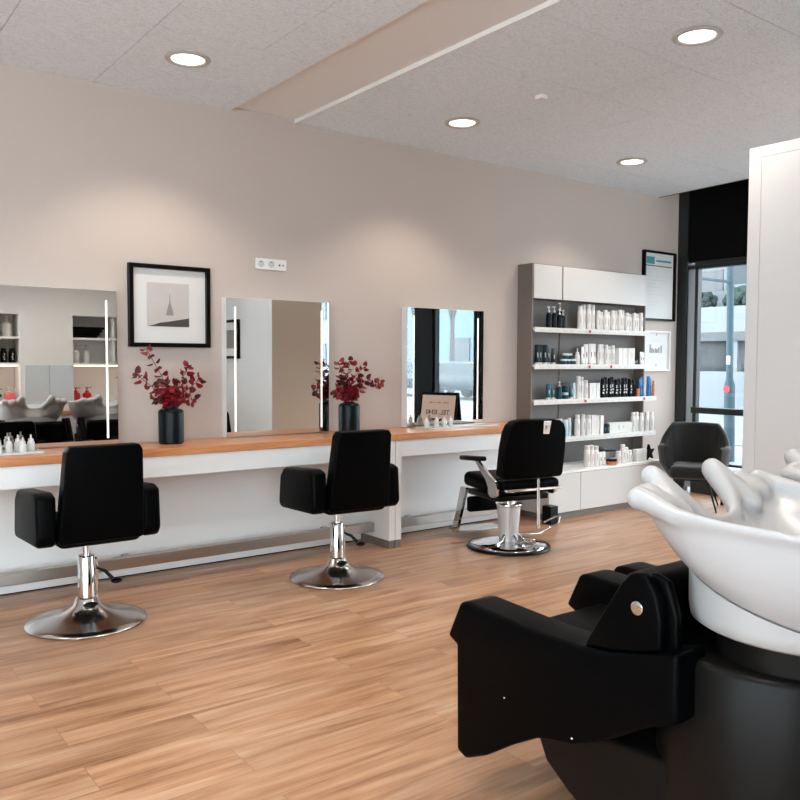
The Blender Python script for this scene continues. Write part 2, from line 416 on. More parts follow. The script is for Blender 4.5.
for xx in (4.0, 4.8): MB().box(xx, xx+.04, 5.115, 5.24, .115, .15).build('rail_bracket', 'steel', cr_)
tag(MB().box(-2.2, 3.6195, 4.845, 5.335, .8125, .86).build('worktop', 'worktop', bev=.003), 'long beech worktop under the two left mirrors', 'worktop')
tag(MB().box(3.6215, 5.29, 4.845, 5.335, .8125, .86).build('worktop', 'worktop', bev=.003), 'shorter beech worktop under the right mirror', 'worktop')

# ------------------------------------------------------------------ mirrors
def mirror(x0, label, tilt=0, warm=False):
    wd = .84
    t = thing('wall_mirror', label, 'mirror', (x0+wd/2, 5.325, .8625)); t.rotation_euler = (tilt, 0, 0)
    h = .978
    MB().box(-wd/2, wd/2, -.058, .01, 0, h).build('cabinet', 'white', t, bev=.001)
    MB().box(-wd/2+.002, wd/2-.002, -.065, -.0585, .002, h-.002).build('mirror_glass', 'mirror', t)
    for s in (-1, 1):
        MB().box(s*(wd/2-.068)-.006, s*(wd/2-.068)+.006, -.0665, -.0652, .04, h-.065).build('light_strip', 'led', t)
    return t
mirror(.862, 'leftmost wall mirror reflecting the wash basins and lit niches', -math.radians(.6))
mirror(2.449, 'middle wall mirror reflecting the white and beige partition')
mirror(4.03, 'rightmost wall mirror reflecting the street window and a folding sign')

# ------------------------------------------------------------------ framed picture on the wall
def picture_frame(name, label, x0, x1, z0, z1, y=WY, depth=.042, bw=.028, wood='black'):
    t = thing(name, label, 'picture', ((x0+x1)/2, y, (z0+z1)/2)); W = (x1-x0)/2; H = (z1-z0)/2
    m = MB(); m.box(-W, W, -depth, 0, H-bw, H).box(-W, W, -depth, 0, -H, -H+bw).box(-W, -W+bw, -depth, 0, -H+bw, H-bw).box(W-bw, W, -depth, 0, -H+bw, H-bw)
    m.build('frame', wood, t, bev=.001)
    MB().box(-W+bw, W-bw, -.014, -.002, -H+bw, H-bw).build('mount', 'paper', t)
    return t, W, H
t, W, H = picture_frame('framed_picture', 'square black-framed photograph of a misty tower on the taupe wall', 1.793, 2.352, 1.488, 2.033)
s = .145
MB().box(-s-.01, s-.01, -.0155, -.0145, -s+.01, s+.01).build('photograph', 'photo_sky', t)
MB().prism([(-s-.01, -s+.01), (s-.01, -s+.01), (s-.01, -s+.07), (0, -s+.045), (-.07, -s+.035), (-.11, -s+.02)], -.0165, -.0156, 'y').build('photograph_hill', 'photo_dark', t)
MB().prism([(-.028, -.06), (.028, -.06), (.012, 0), (.006, .02), (.003, .045), (.0015, .085), (-.0015, .085), (-.003, .045), (-.006, .02), (-.012, 0)], -.0162, -.0156, 'y').build('photograph_tower', 'photo_tower', t)
# certificate
t, W, H = picture_frame('framed_certificate', 'tall dark-framed certificate with a teal heading above the shelving', 7.17, 7.72, 1.845, 2.575, bw=.022)
MB().box(-W+.065, -W+.2, -.0155, -.0145, H-.135, H-.06).build('heading_block', 'teal_print', t)
MB().box(-W+.225, W-.06, -.0155, -.0145, H-.108, H-.088).build('heading_line', 'teal_print', t)
MB().box(-W+.04, W-.045, -.0155, -.0145, H-.158, H-.148).build('rule', 'photo_dark', t)
m = MB()
for k, (a, b) in enumerate([(.06, .26), (.06, .16), (.06, .3), (.06, .42), (.06, .22), (.06, .3), (.06, .22), (.06, .34), (.06, .25), (.06, .3), (.06, .2)]):
    z = H-.19-k*.038; m.box(-W+a, -W+b, -.0155, -.0145, z, z+.005)
m.build('text_lines', 'print_light', t)
t, W, H = picture_frame('wall_plaque', 'small white notice plaque with a picture, below the framed certificate', 7.2, 7.64, 1.31, 1.735, bw=.014, wood='white')
m = MB()
for k, (a, h) in enumerate([(-.11, .09), (-.08, .05), (-.05, .04), (-.015, .05), (.01, .04), (.04, .06), (.08, .08)]): m.box(a, a+.022, -.0155, -.0145, -.02, -.02+h)
m.box(-.0, .012, -.0155, -.0145, -H+.05, -H+.08); m.box(.0, .012, -.0155, -.0145, H-.05, H-.025)
m.build('picture_print', 'print_grey', t)
m = MB(); m.box(-.1, .1, -.0155, -.0145, .1, .104).box(-.08, .08, -.0155, -.0145, .12, .124).box(-.12, -.05, -.0155, -.0145, -.07, -.066)
m.build('text_lines', 'print_light', t)

# socket plate
t = thing('wall_socket', 'white triple wall socket plate on the taupe wall above the middle mirror', 'socket', (2.838, WY, 2.098))
MB().box(-.125, .125, -.012, 0, -.04, .04, .004).build('plate', 'white', t)
for x in (-.083, 0):
    ring = MB().lathe([(0, .0004), (.024, .0004), (.024, .002), (.021, .002), (.021, .0012), (0, .0012)], 24, mtx=Matrix.Translation((x, -.012, 0)) @ Matrix.Rotation(PI/2, 4, 'X')); ring.build('socket_ring', 'print_light', t)
    MB().box(x-.006, x+.006, -.0145, -.0125, .012, .017).build('contact', 'black', t)
MB().box(.06, .072, -.0145, -.0125, -.008, .004).build('contact', 'black', t); MB().box(.09, .1, -.0145, -.0125, -.006, .004).build('contact', 'black', t)

# ------------------------------------------------------------------ styling chairs (face +y)
def styling_chair(label):
    t = thing('styling_chair', label, 'chair', group='black styling chairs at the counter')
    MB().lathe([(.0, .0), (.302, .0), (.308, .006), (.304, .012), (.26, .020), (.18, .035), (.11, .058), (.07, .09), (.055, .13), (.05, .135), (0, .136)], 64).build('base', 'dull_chrome', t, smooth=50)
    MB().lathe([(0, .13), (.044, .13), (.044, .355), (.040, .36), (0, .36)], 32).build('column', 'chrome', t, smooth=50)
    MB().lathe([(0, .355), (.017, .355), (.017, .475), (0, .475)], 20).build('piston', 'chrome', t, smooth=50)
    MB().tube([(.055, .02, .10), (.055, .01, .30), (.045, .0, .335)], .011).build('side_tube', 'chrome', t, smooth=50)
    MB().tube([(.05, -.01, .285), (.09, -.03, .265), (.12, -.06, .225)], [.007, .009, .011]).build('lever', 'black', t, smooth=True)
    MB().ball((.135, -.075, .215), .024, sc=(1.3, 1, .55)).build('lever_knob', 'black', t, smooth=True)
    MB().ball((0, -.068, .105), .03, sc=(1.3, .6, .5)).build('base_stop', 'black', t, smooth=True)
    MB().box(-.14, .14, -.15, .15, .458, .474).build('mount_plate', 'black', t)
    MB().box(-.213, .213, -.28, .25, .46, .57, .04, 5).build('seat', 'leather', t, smooth=60)
    for s in (-1, 1):
        a = MB().prism([(-.28, .515), (-.25, .475), (.20, .455), (.225, .49), (.205, .665), (.15, .72), (-.20, .745), (-.265, .73)], s*.213, s*.31, 'x', .022, 4)
        a.build('armrest', 'leather', t, smooth=60)
    # back slab: trapezoid leaning back
    pts = [(-.213, .50), (-.20, .485), (.20, .485), (.213, .50), (.186, .95), (.168, .977), (-.168, .977), (-.186, .95)]
    b = MB().prism(pts, -.045, .045, 'y', .016, 4, mtx=Matrix.Translation((0, -.245, 0)) @ Matrix.Shear('XY', 4, (0, 0)))
    for v in b.bm.verts: v.co.y -= (v.co.z-.44)*.15
    b.build('backrest', 'leather', t, smooth=60)
    return t
c1 = styling_chair('black styling chair on a chrome disc base, leftmost, in front of the left mirror')
c1.location = (1.262, 4.46, 0)
dup(c1, (2.829, 4.43, 0), math.radians(-4), 'black styling chair on a chrome disc base, in front of the middle mirror')

# ------------------------------------------------------------------ barber chair
t = thing('barber_chair', 'black and chrome barber chair with round base before the right mirror', 'chair', (4.347, 4.40, 0), math.radians(-11))
MB().lathe([(0, 0), (.31, 0), (.318, .008), (.312, .022), (.29, .022), (0, .02)], 64).build('base_rim', 'black', t, smooth=50)
MB().lathe([(0, .022), (.285, .022), (.28, .03), (.2, .042), (.12, .055), (0, .055)], 64).build('base', 'chrome', t, smooth=50)
MB().lathe([(0, .05), (.072, .05), (.074, .10), (.088, .30), (.088, .318), (0, .318)], 40).build('cylinder', 'cyl', t, smooth=50)
MB().lathe([(.06, .319), (.10, .319), (.103, .326), (.10, .334), (.045, .336), (.045, .40), (0, .40)], 40).build('collar', 'chrome', t, smooth=50)
for k in range(3):
    a = math.radians(-150+k*60)
    MB().tube([(.07*math.cos(a), .07*math.sin(a), .10), (.12*math.cos(a), .12*math.sin(a), .06), (.2*math.cos(a), .2*math.sin(a), .05)], .011).build('brace', 'chrome', t, smooth=True)
MB().box(-.22, .22, -.2, .24, .385, .43, .012).build('seat_frame', 'black', t, smooth=60)
MB().box(-.235, .235, -.25, .30, .44, .555, .045, 5).build('seat', 'leather', t, smooth=60)
MB().box(-.25, .25, -.3, -.19, .475, .55, .03, 5).build('seat_roll', 'leather', t, smooth=60)
b = MB().prism([(-.262, .585), (-.247, .565), (.247, .565), (.262, .585), (.262, .78), (.25, .90), (.228, .955), (.19, .983), (.13, .992), (-.13, .992), (-.19, .983), (-.228, .955), (-.25, .90), (-.262, .78)], -.05, .05, 'y', .022, 4)
for v in b.bm.verts: v.co.y += -.26-(v.co.z-.56)*.16
b.build('backrest', 'leather', t, smooth=60)
e = MB().prism([(-.026, .885), (.026, .885), (.033, .98), (-.033, .98)], -.374, -.366, 'y', .002)
for v in e.bm.verts: v.co.y += -(v.co.z-.93)*.16+.0; v.co.x += .07
e.build('back_plate', 'chrome', t)
MB().box(.058, .082, -.383, -.376, .925, .95, .006).build('plate_emblem', 'print_light', t)
for s in (-1, 1):
    MB().box(s*.262-.033, s*.262+.033, -.1, .2, .665, .70, .012, mtx=Matrix.Rotation(-.07, 4, 'X')).build('arm_pad', 'black', t, smooth=60)
    MB().prism([(-.20, .42), (-.235, .44), (-.245, .49), (-.22, .54), (-.15, .575), (.02, .67), (.07, .665), (-.09, .54), (-.125, .49), (-.13, .44), (-.155, .42)], s*.245, s*.268, 'x', .004).build('arm_bracket', 'dull_chrome', t, bev=.001)
MB().box(-.24, .24, -.33, -.30, .475, .495, .004).build('rear_bar', 'chrome', t)
MB().tube([(.03, -.33, .56), (.03, -.335, .3), (.03, -.335, .2)], .013).build('recline_rod', 'chrome', t, smooth=True)
MB().tube([(.08, -.05, .10), (.17, -.16, .12), (.28, -.24, .2), (.31, -.22, .24), (.30, -.18, .24), (.24, -.12, .19)], .007).build('pump_lever', 'chrome', t, smooth=True)
MB().box(-.18, .18, .27, .33, .23, .35, .02).build('leg_pad', 'leather', t, smooth=60)
for s in (-1, 1):
    MB().prism([(.25, .43), (.33, .43), (.47, .05), (.40, .05)], s*.215-.014, s*.215+.014, 'x', .002).build('footrest_arm', 'chrome', t)
MB().box(-.2, .2, .38, .56, .052, .068, .004).build('footrest', 'steel', t)

# ------------------------------------------------------------------ vases with red eucalyptus
def vase(x, y, label):
    t = MB().lathe([(0, 0), (.070, 0), (.080, .008), (.081, .20), (.078, .214), (.066, .224), (.048, .226), (.046, .236), (.038, .236), (.038, .2), (0, .2)], 40).build('vase', 'vase', smooth=50, loc=(x, y, .8605))
    return tag(t, label, 'vase')
def branch(m, mds, pts, n, ls):
    P = catmull(pts, 8, False); m.tube(P, .0022, 5)
    L = len(P)-1
    n = int(n*1.45)
    for k in range(n):
        u = .14+.87*k/(n-1); i = min(int(u*L), L-1); p = P[i].lerp(P[i+1], min(1, u*L-i))
        d = (P[i+1]-P[i]).normalized(); a = k*1.9
        q = d.orthogonal().normalized(); r = d.cross(q)
        for s in (0, PI):
            o = (q*math.cos(a+s)+r*math.sin(a+s)+d*.35).normalized()
            sz = ls*(1.25-.4*k/n)*random.uniform(.8, 1.15); nrm = (d*.8+Vector((random.uniform(-.6, .6), random.uniform(-.6, .6), random.uniform(-.6, .6)))).normalized()
            side = o.cross(nrm).normalized(); tgt = mds[0] if random.random() < .68 else mds[1]
            vs = []
            for c in range(9):
                an = 2*PI*c/9; rr = sz*(.5+.08*math.cos(an*1))
                vs.append(tgt.bm.verts.new(p+o*(sz*.55+rr*math.cos(an))+side*(rr*.8*math.sin(an))+nrm*(.15*sz*math.cos(an*2))))
            top = vs; bot = [tgt.bm.verts.new(v.co-nrm*.0009) for v in top]
            tgt.bm.faces.new(top); tgt.bm.faces.new(bot[::-1])
            for c in range(9): tgt.bm.faces.new((top[c], bot[c], bot[(c+1) % 9], top[(c+1) % 9]))
def bunch(x, y, label, tips, ls=.052):
    t = thing('eucalyptus_bunch', label, 'dried flowers', (x, y, 1.108))
    for tip, mid, n in tips:
        m = MB(); A = MB(); B = MB()
        branch(m, (A, B), [(0, 0, -.01), (0, 0, .03), mid, tip], n, ls)
        st = m.build('branch', 'stem', t)
        A.build('leaves', 'leaf', st); B.build('dark_leaves', 'leaf_dark', st)
vase(1.995, 5.12, 'dark petrol cylinder vase between the left and middle mirrors')
bunch(1.995, 5.12, 'red eucalyptus branches in the vase left of the middle mirror', [
    ((-.15, .02, .36), (-.05, 0, .17), 11), ((-.22, .0, .2), (-.09, .02, .10), 10), ((.13, .03, .25), (.05, .0, .12), 10),
    ((.19, -.02, .17), (.09, -.02, .09), 9), ((.17, .03, .03), (.08, .02, .05), 7), ((-.06, -.05, .15), (-.03, -.02, .08), 7), ((.04, .05, .1), (.02, .02, .05), 6), ((-.10, .04, .05), (-.05, .02, .04), 6)])
vase(3.378, 5.12, 'dark petrol cylinder vase between the middle and right mirrors')
bunch(3.378, 5.12, 'red eucalyptus branches in the vase between the middle and right mirrors', [
    ((-.09, .0, .28), (-.05, 0, .14), 10), ((.03, .03, .29), (-.02, 0, .16), 8), ((.14, .0, .25), (.03, .0, .15), 7),
    ((.27, -.02, .12), (.13, -.02, .14), 11), ((-.12, .0, .07), (-.06, -.01, .05), 7), ((.06, -.05, .09), (.03, -.02, .05), 6), ((-.03, .04, .12), (-.02, .02, .06), 7), ((.0, -.03, .14), (0, -.02, .06), 7)], .054)

# ------------------------------------------------------------------ bottles
P = {}
def proto(key, name, cat, parts):
    t = bpy.data.objects.new(name, None); t.empty_display_size = .03
    t['category'] = cat
    P[key] = (t, parts)
def cyl(r, h, z0=0, sh=.012, neck=None):
    p = [(0, z0), (r*.94, z0), (r, z0+.003), (r, z0+h-sh)]
    p += [(neck*1.4 if neck else r*.9, z0+h-sh*.3), (neck or r*.8, z0+h), (0, z0+h)]
    return p
DEF = {}
def D(key, name, cat, *parts): DEF[key] = (name, cat, parts)
def lines(r, z0, z1, n=3, w=.25):
    m = MB()
    for k in range(n):
        a = -PI/2+.25*(k-(n-1)/2)-.25
        z = z0+(.15*(k % 2))*(z1-z0)
        m.box(-.0014, .0014, -r-.0006, -r+.001, z, z1-(.1*k)*(z1-z0), mtx=Matrix.Rotation(.3*(k-(n-1)/2)-.35, 4, 'Z'))
    return m
def slim(h, r=.021): return [('body', lambda: MB().lathe(cyl(r, h*.80), 18), 'B'), ('cap', lambda: MB().lathe(cyl(r*.86, h*.195, h*.803, .004), 18), 'K'), ('print', lambda: lines(r, h*.25, h*.62, 2), 'P')]
def tubeshape(h, w=.024, d=.016):
    def f():
        m = MB(); t = bmesh.new(); n = 16; R = []
        for u in (0, .15, .5, .85, 1):
            R.append([t.verts.new((w*math.cos(2*PI*i/n), (d*(1-u*.92))*math.sin(2*PI*i/n), .018+u*(h-.018))) for i in range(n)])
        for a, b in zip(R, R[1:]):
            for i in range(n): t.faces.new((a[i], a[(i+1) % n], b[(i+1) % n], b[i]))
        t.faces.new(R[0][::-1]); t.faces.new(R[-1]); m._merge(t); return m
    return [('body', f, 'B'), ('cap', lambda: MB().lathe(cyl(d*1.05, .018, 0, .002), 16), 'K'), ('print', lambda: MB().box(-.004, .002, -d*.86, -d*.5, h*.35, h*.6), 'P')]
def pump(h, r=.026):
    return [('body', lambda: MB().lathe(cyl(r, h*.72, 0, .02, r*.4), 20), 'B'),
            ('pump_head', lambda: MB().lathe([(0, h*.72), (r*.45, h*.72), (r*.45, h*.8), (r*.15, h*.81), (r*.15, h*.93), (r*.4, h*.94), (r*.4, h*.99), (0, h)], 14).box(-r*1.1, 0, -.005, .005, h*.945, h*.985), 'K'),
            ('label', lambda: MB().lathe([(r*.99, h*.15), (r*1.02, h*.15), (r*1.02, h*.5), (r*.99, h*.5)], 20), 'P')]
def can(h, r=.022):
    return [('body', lambda: MB().lathe(cyl(r, h*.82), 20), 'B'), ('cap', lambda: MB().lathe(cyl(r*.8, h*.178, h*.822, .006), 18), 'K'), ('print', lambda: MB().box(-.012, .004, -r-.0006, -r*.6, h*.2, h*.3).box(-.008, .01, -r-.0006, -r*.6, h*.36, h*.44).box(-.01, .0, -r-.0006, -r*.6, h*.5, h*.66), 'P')]
def jar(h, r=.03): return [('body', lambda: MB().lathe(cyl(r, h*.62, 0, .003), 20), 'B'), ('lid', lambda: MB().lathe(cyl(r*1.03, h*.36, h*.63, .003), 20), 'K')]
def carton(w, d, h): return [('body', lambda: MB().box(-w/2, w/2, -d/2, d/2, 0, h, .001, 1), 'B'), ('print', lambda: MB().box(-w*.1, -w*.02, -d/2-.0006, -d/2, h*.25, h*.75).box(w*.1, w*.16, -d/2-.0006, -d/2, h*.4, h*.7), 'P')]
def dropper(h, r=.02): return [('body', lambda: MB().lathe(cyl(r, h*.58, 0, .008, r*.7), 18), 'B'), ('cap', lambda: MB().lathe([(0, h*.58), (r*.72, h*.58), (r*.72, h*.74), (r*.25, h*.78), (r*.22, h), (0, h)], 16), 'K')]
cache = {}
ORD = ['first', 'second', 'third', 'fourth', 'fifth', 'sixth', 'seventh', 'eighth', 'ninth', 'tenth', 'eleventh', 'twelfth', 'thirteenth', 'fourteenth', 'fifteenth', 'sixteenth', 'seventeenth', 'eighteenth', 'nineteenth', 'twentieth']
def item(name, cat, shape, args, mats, loc, label, group, rz=0, z_extra=0):
    key = (name, shape.__name__, args, mats)
    if key not in cache:
        t = thing(name, label, cat, loc, rz, group)
        for pn, fn, mk in shape(*args):
            fn().build(pn, mats['BKP'.index(mk)], t, smooth=40)
        cache[key] = t; return t
    return dup(cache[key], loc, rz, label, group)

SH = {1: 1.7125, 2: 1.3785, 3: 1.0545, 4: .6985, 0: .4315}
SN = {1: 'top', 2: 'second', 3: 'third', 4: 'fourth', 0: 'bottom'}
WHT = ('bottle_white', 'bottle_white', 'print_grey')
DRK = ('bottle_petrol', 'bottle_white', 'bottle_petrol')
def row(name, cat, shape, desc, xs, shelf, mats, group, hs, extra=(), y=5.205, z=0):
    for k, x in enumerate(xs):
        h = hs[k] if isinstance(hs, (list, tuple)) else hs
        lab = '%s, %s such from left, %s shelf' % (desc, ORD[k], SN[shelf])
        item(name, cat, shape, (h,)+tuple(extra), mats, (x, y+(.012 if k % 2 else 0), SH[shelf]+z), lab, group, random.uniform(-.35, .35))
# top shelf
row('pump_bottle', 'bottle', pump, 'dark pump bottle with white head', [5.63, 5.715, 5.775, 5.835], 1, DRK, 'dark pump bottles on the top shelf', [.20, .205, .18, .175], (.024,))
item('pump_bottle', 'bottle', pump, (.25, .022), DRK, (5.868, 5.285, SH[1]), 'tallest dark pump bottle, behind the others on the top shelf', 'dark pump bottles on the top shelf')
row('shampoo_bottle', 'bottle', slim, 'tall slim white shampoo bottle', [6.06, 6.12, 6.182, 6.255], 1, WHT, 'tall white bottles on the top shelf', [.225, .24, .245, .245], (.0255,))
row('conditioner_bottle', 'bottle', slim, 'shorter white conditioner bottle', [6.325, 6.378, 6.43, 6.484, 6.54, 6.598, 6.652, 6.706, 6.765, 6.822, 6.88, 6.937, 6.99], 1, WHT, 'shorter white bottles on the top shelf', [.19, .18, .2, .185, .2, .2, .215, .21, .185, .175, .19, .185, .195], (.0235,))
# second shelf
row('hair_tube', 'tube', tubeshape, 'dark petrol hair tube standing on its white cap', [5.48, 5.53, 5.582, 5.634, 5.695], 2, ('bottle_petrol', 'bottle_white', 'print_light'), 'dark tubes on the second shelf', [.18, .18, .18, .175, .15], (.0255, .02))
row('cream_jar', 'jar', jar, 'small teal cream jar in the lower layer', [5.835, 5.90, 5.965], 2, ('bottle_teal', 'bottle_white', 'print_grey'), 'teal jars on the second shelf', .052, (.03,))
row('cream_jar', 'jar', jar, 'small teal cream jar stacked on the jars below', [5.868, 5.932], 2, ('bottle_teal', 'bottle_white', 'print_grey'), 'teal jars on the second shelf', .052, (.03,), y=5.209, z=.0525)
row('nozzle_bottle', 'bottle', dropper, 'small white nozzle bottle', [6.03], 2, WHT, 'white bottles on the second shelf', .155, (.024,))
row('white_tube', 'tube', tubeshape, 'wide white hair tube', [6.105, 6.165, 6.225, 6.285], 2, WHT, 'white tubes on the second shelf', [.17, .195, .2, .2], (.028, .02))
row('shampoo_bottle', 'bottle', slim, 'slim white shampoo bottle', [6.345, 6.397, 6.45, 6.50, 6.55], 2, WHT, 'slim white bottles on the second shelf', [.2, .2, .195, .18, .19], (.0235,))
row('white_carton', 'carton', lambda h: carton(.085, .05, h) if 0 else carton(.085, .05, h), 'upright white carton', [6.645, 6.735, 6.825], 2, ('carton_white', 'carton_white', 'print_light'), 'white cartons on the second shelf', .165)
row('dark_carton', 'carton', lambda h: carton(.04, .04, h), 'little dark printed carton', [6.893, 6.935], 2, ('bottle_black', 'bottle_black', 'print_light'), 'little dark cartons on the second shelf', [.05, .06])
row('small_white_tube', 'tube', tubeshape, 'small white tube near the right end', [6.975, 7.02], 2, WHT, 'small white tubes on the second shelf', [.13, .125], (.017, .013), y=5.18)
# third shelf
row('teal_tube', 'tube', tubeshape, 'teal tube standing on its white cap', [5.635, 5.705, 5.945], 3, ('bottle_teal', 'bottle_white', 'print_light'), 'teal tubes on the third shelf', [.145, .145, .15], (.028, .02))
row('pump_bottle', 'bottle', pump, 'teal pump bottle', [5.785], 3, ('bottle_teal', 'bottle_white', 'bottle_teal'), 'teal bottles on the third shelf', .165, (.024,))
row('cream_jar', 'jar', jar, 'teal cream jar with white lid', [5.865], 3, ('bottle_teal', 'bottle_white', 'print_grey'), 'teal jars on the third shelf', .06, (.03,))
item('cream_jar', 'jar', jar, (.06, .03), ('bottle_teal', 'bottle_teal', 'print_grey'), (5.865, 5.205, SH[3]+.061), 'teal cream jar on top of the white-lidded jar on the third shelf', 'teal jars on the third shelf')
row('pale_tube', 'tube', tubeshape, 'pale grey tube', [5.992], 3, ('bottle_lblue', 'bottle_white', 'print_light'), 'pale tubes on the third shelf', .15, (.017, .013))
row('shampoo_bottle', 'bottle', slim, 'slim white shampoo bottle', [6.047, 6.105, 6.155], 3, WHT, 'slim white bottles on the third shelf', [.215, .205, .175], (.024,))
row('white_carton', 'carton', lambda h: carton(.078, .06, h), 'squat white carton', [6.235, 6.318], 3, ('carton_white', 'carton_white', 'print_light'), 'white cartons on the third shelf', .145)
row('spray_can', 'can', can, 'black spray can with silver print', [6.41, 6.46, 6.512, 6.562, 6.612, 6.668, 6.722, 6.776, 6.832], 3, ('bottle_black', 'bottle_black', 'print_light'), 'black spray cans on the third shelf', [.19, .2, .19, .2, .18, .185, .19, .19, .18], (.0235,))
row('black_bottle', 'bottle', can, 'black bottle beside the blue bottles', [6.885], 3, ('bottle_black', 'bottle_black', 'bottle_black'), 'black bottles on the third shelf', .17, (.024,))
row('amber_bottle', 'bottle', can, 'small amber bottle', [6.905], 3, ('amber', 'bottle_black', 'amber'), 'amber bottles on the third shelf', .10, (.016,), y=5.16)
row('blue_bottle', 'bottle', tubeshape, 'bright blue bottle', [6.948, 6.992, 7.078, 7.127], 3, ('bottle_blue', 'bottle_blue', 'bottle_blue'), 'bright blue bottles on the third shelf', [.18, .2, .205, .19], (.022, .018), y=5.165)
row('orange_bottle', 'bottle', can, 'orange bottle at the right end', [7.16], 3, ('amber', 'amber', 'amber'), 'orange bottles on the third shelf', .16, (.014,), y=5.16)
# fourth shelf
row('pale_blue_bottle', 'bottle', slim, 'pale blue shampoo bottle with white cap', [5.46, 5.554, 5.618, 5.678, 5.755, 5.815, 5.872, 5.932], 4, ('bottle_lblue', 'bottle_white', 'print_grey'), 'pale blue bottles on the fourth shelf', [.17, .17, .17, .165, .17, .17, .16, .175], (.026,))
row('shampoo_bottle', 'bottle', slim, 'tall white shampoo bottle', [6.04, 6.135, 6.2], 4, WHT, 'white bottles on the fourth shelf', [.2, .2, .195], (.028,))
row('white_carton', 'carton', lambda h: carton(.055, .05, h), 'upright narrow white carton', [6.262, 6.32, 6.378], 4, ('carton_white', 'carton_white', 'print_light'), 'white cartons on the fourth shelf', [.19, .185, .18])
row('printed_carton', 'carton', lambda h: carton(.05, .05, h), 'little dark carton with colourful print', [6.435, 6.488], 4, ('bottle_black', 'bottle_black', 'teal_print'), 'printed cartons on the fourth shelf', [.085, .09])
row('flat_carton', 'carton', lambda h: carton(.27, .06, h), 'long low white carton', [6.665], 4, ('carton_white', 'carton_white', 'print_light'), 'low cartons on the fourth shelf', .105)
row('pale_carton', 'carton', lambda h: carton(.13, .04, h), 'low pale grey carton', [6.9], 4, ('carton_white', 'carton_white', 'print_light'), 'low pale cartons on the fourth shelf', .10, y=5.245)
row('conditioner_bottle', 'bottle', slim, 'white conditioner bottle near the right end', [6.84, 6.91, 6.975, 7.08, 7.143], 4, WHT, 'white bottles at the right of the fourth shelf', [.2, .2, .19, .195, .195], (.0235,), y=5.165)
# on the cabinet top
for k, x in enumerate([5.905, 5.965, 6.03]):
    item('shampoo_bottle', 'bottle', slim, (.2 if k < 2 else .19, .028), WHT, (x, 4.965, SH[0]), 'white shampoo bottle, %s from the left on the low cabinet' % ORD[k], 'white bottles on the low cabinet', .2)
for k, x in enumerate([6.09, 6.14]):
    item('white_tube', 'tube', tubeshape, (.13, .022, .016), WHT, (x, 4.96, SH[0]), 'short white tube, %s after the tall bottles on the low cabinet' % ORD[k], 'short tubes on the low cabinet')
for k, (x, h) in enumerate([(6.36, .12), (6.425, .18), (6.475, .15), (6.53, .12)]):
    item('conditioner_bottle', 'bottle', slim, (h, .026), WHT, (x, 4.965, SH[0]), 'white bottle, %s right of the orange tin on the low cabinet' % ORD[k], 'white bottles right of the tin on the low cabinet', .2)
for k, x in enumerate([6.635, 6.69, 6.745]):
    item('white_carton', 'carton', lambda h: carton(.05, .05, h), (.12,), ('carton_white', 'carton_white', 'print_light'), (x, 4.965, SH[0]), 'small white carton, %s of three beside the black star' % ORD[k], 'small cartons on the low cabinet')
item('wax_tin', 'tin', jar, (.055, .05), ('amber', 'bottle_black', 'print_grey'), (6.24, 4.95, SH[0]), 'orange wax tin with black lid on the low cabinet', 'tins on the low cabinet')
hb = thing('hair_brush', 'black hair brush lying across the tins on the low cabinet', 'brush', (6.25, 5.03, SH[0]+.0))
MB().box(-.1, .1, .03, .1, 0, .1, .004).build('stand', 'print_grey', hb)
MB().ball((-.04, .05, .135), .07, sc=(1.2, .6, .42)).build('head', 'black', hb, smooth=True)
MB().tube([(.03, .05, .12), (.16, .04, .115), (.2, .04, .11)], [.014, .01, .008]).build('handle', 'black', hb, smooth=True)
sp = []
for k in range(10):
    r = .085 if k % 2 == 0 else .036
    a = PI/2+k*PI/5+.12; sp.append((r*math.cos(a), .071+r*math.sin(a)))
st = MB().prism(sp, -.014, .014, 'y', .003).build('star_ornament', 'black_matte', loc=(6.86, 4.98, SH[0]+.002)); tag(st, 'black star ornament standing at the right end of the low cabinet', 'ornament')

# ------------------------------------------------------------------ product shelving
t = thing('product_shelving', 'tall grey product shelving with white upper doors against the taupe wall', 'shelving')
x0, x1 = 5.36, 6.99
MB().box(x0, x0+.018, 5.16, WY, .432, 2.285).build('side_panel', 'grey_side', t, bev=.001)
MB().box(7.045, 7.06, 5.2, WY, .432, 2.268).build('side_panel', 'grey_side', t)
MB().box(x0+.018, 7.045, 5.32, 5.338, .432, 2.268).build('back_panel', 'grey_back', t)
MB().box(x0+.018, x1+.018, 5.165, WY, 2.268, 2.285).build('top_panel', 'grey_side', t)
MB().box(5.9, 5.912, 5.31, 5.32, .432, 1.975).build('divider', 'grey_side', t)
MB().box(x0+.02, 5.748, 5.155, 5.173, 1.975, 2.28).build('upper_door', 'white_dull', t, bev=.001)
MB().box(5.765, x1+.01, 5.155, 5.173, 1.975, 2.28).build('upper_door', 'white_dull', t, bev=.001)
MB().box(5.752, 5.762, 5.17, 5.3, 1.975, 2.268).box(x0+.018, x1, 5.175, 5.32, 1.975, 1.99).build('upper_box', 'grey_side', t)
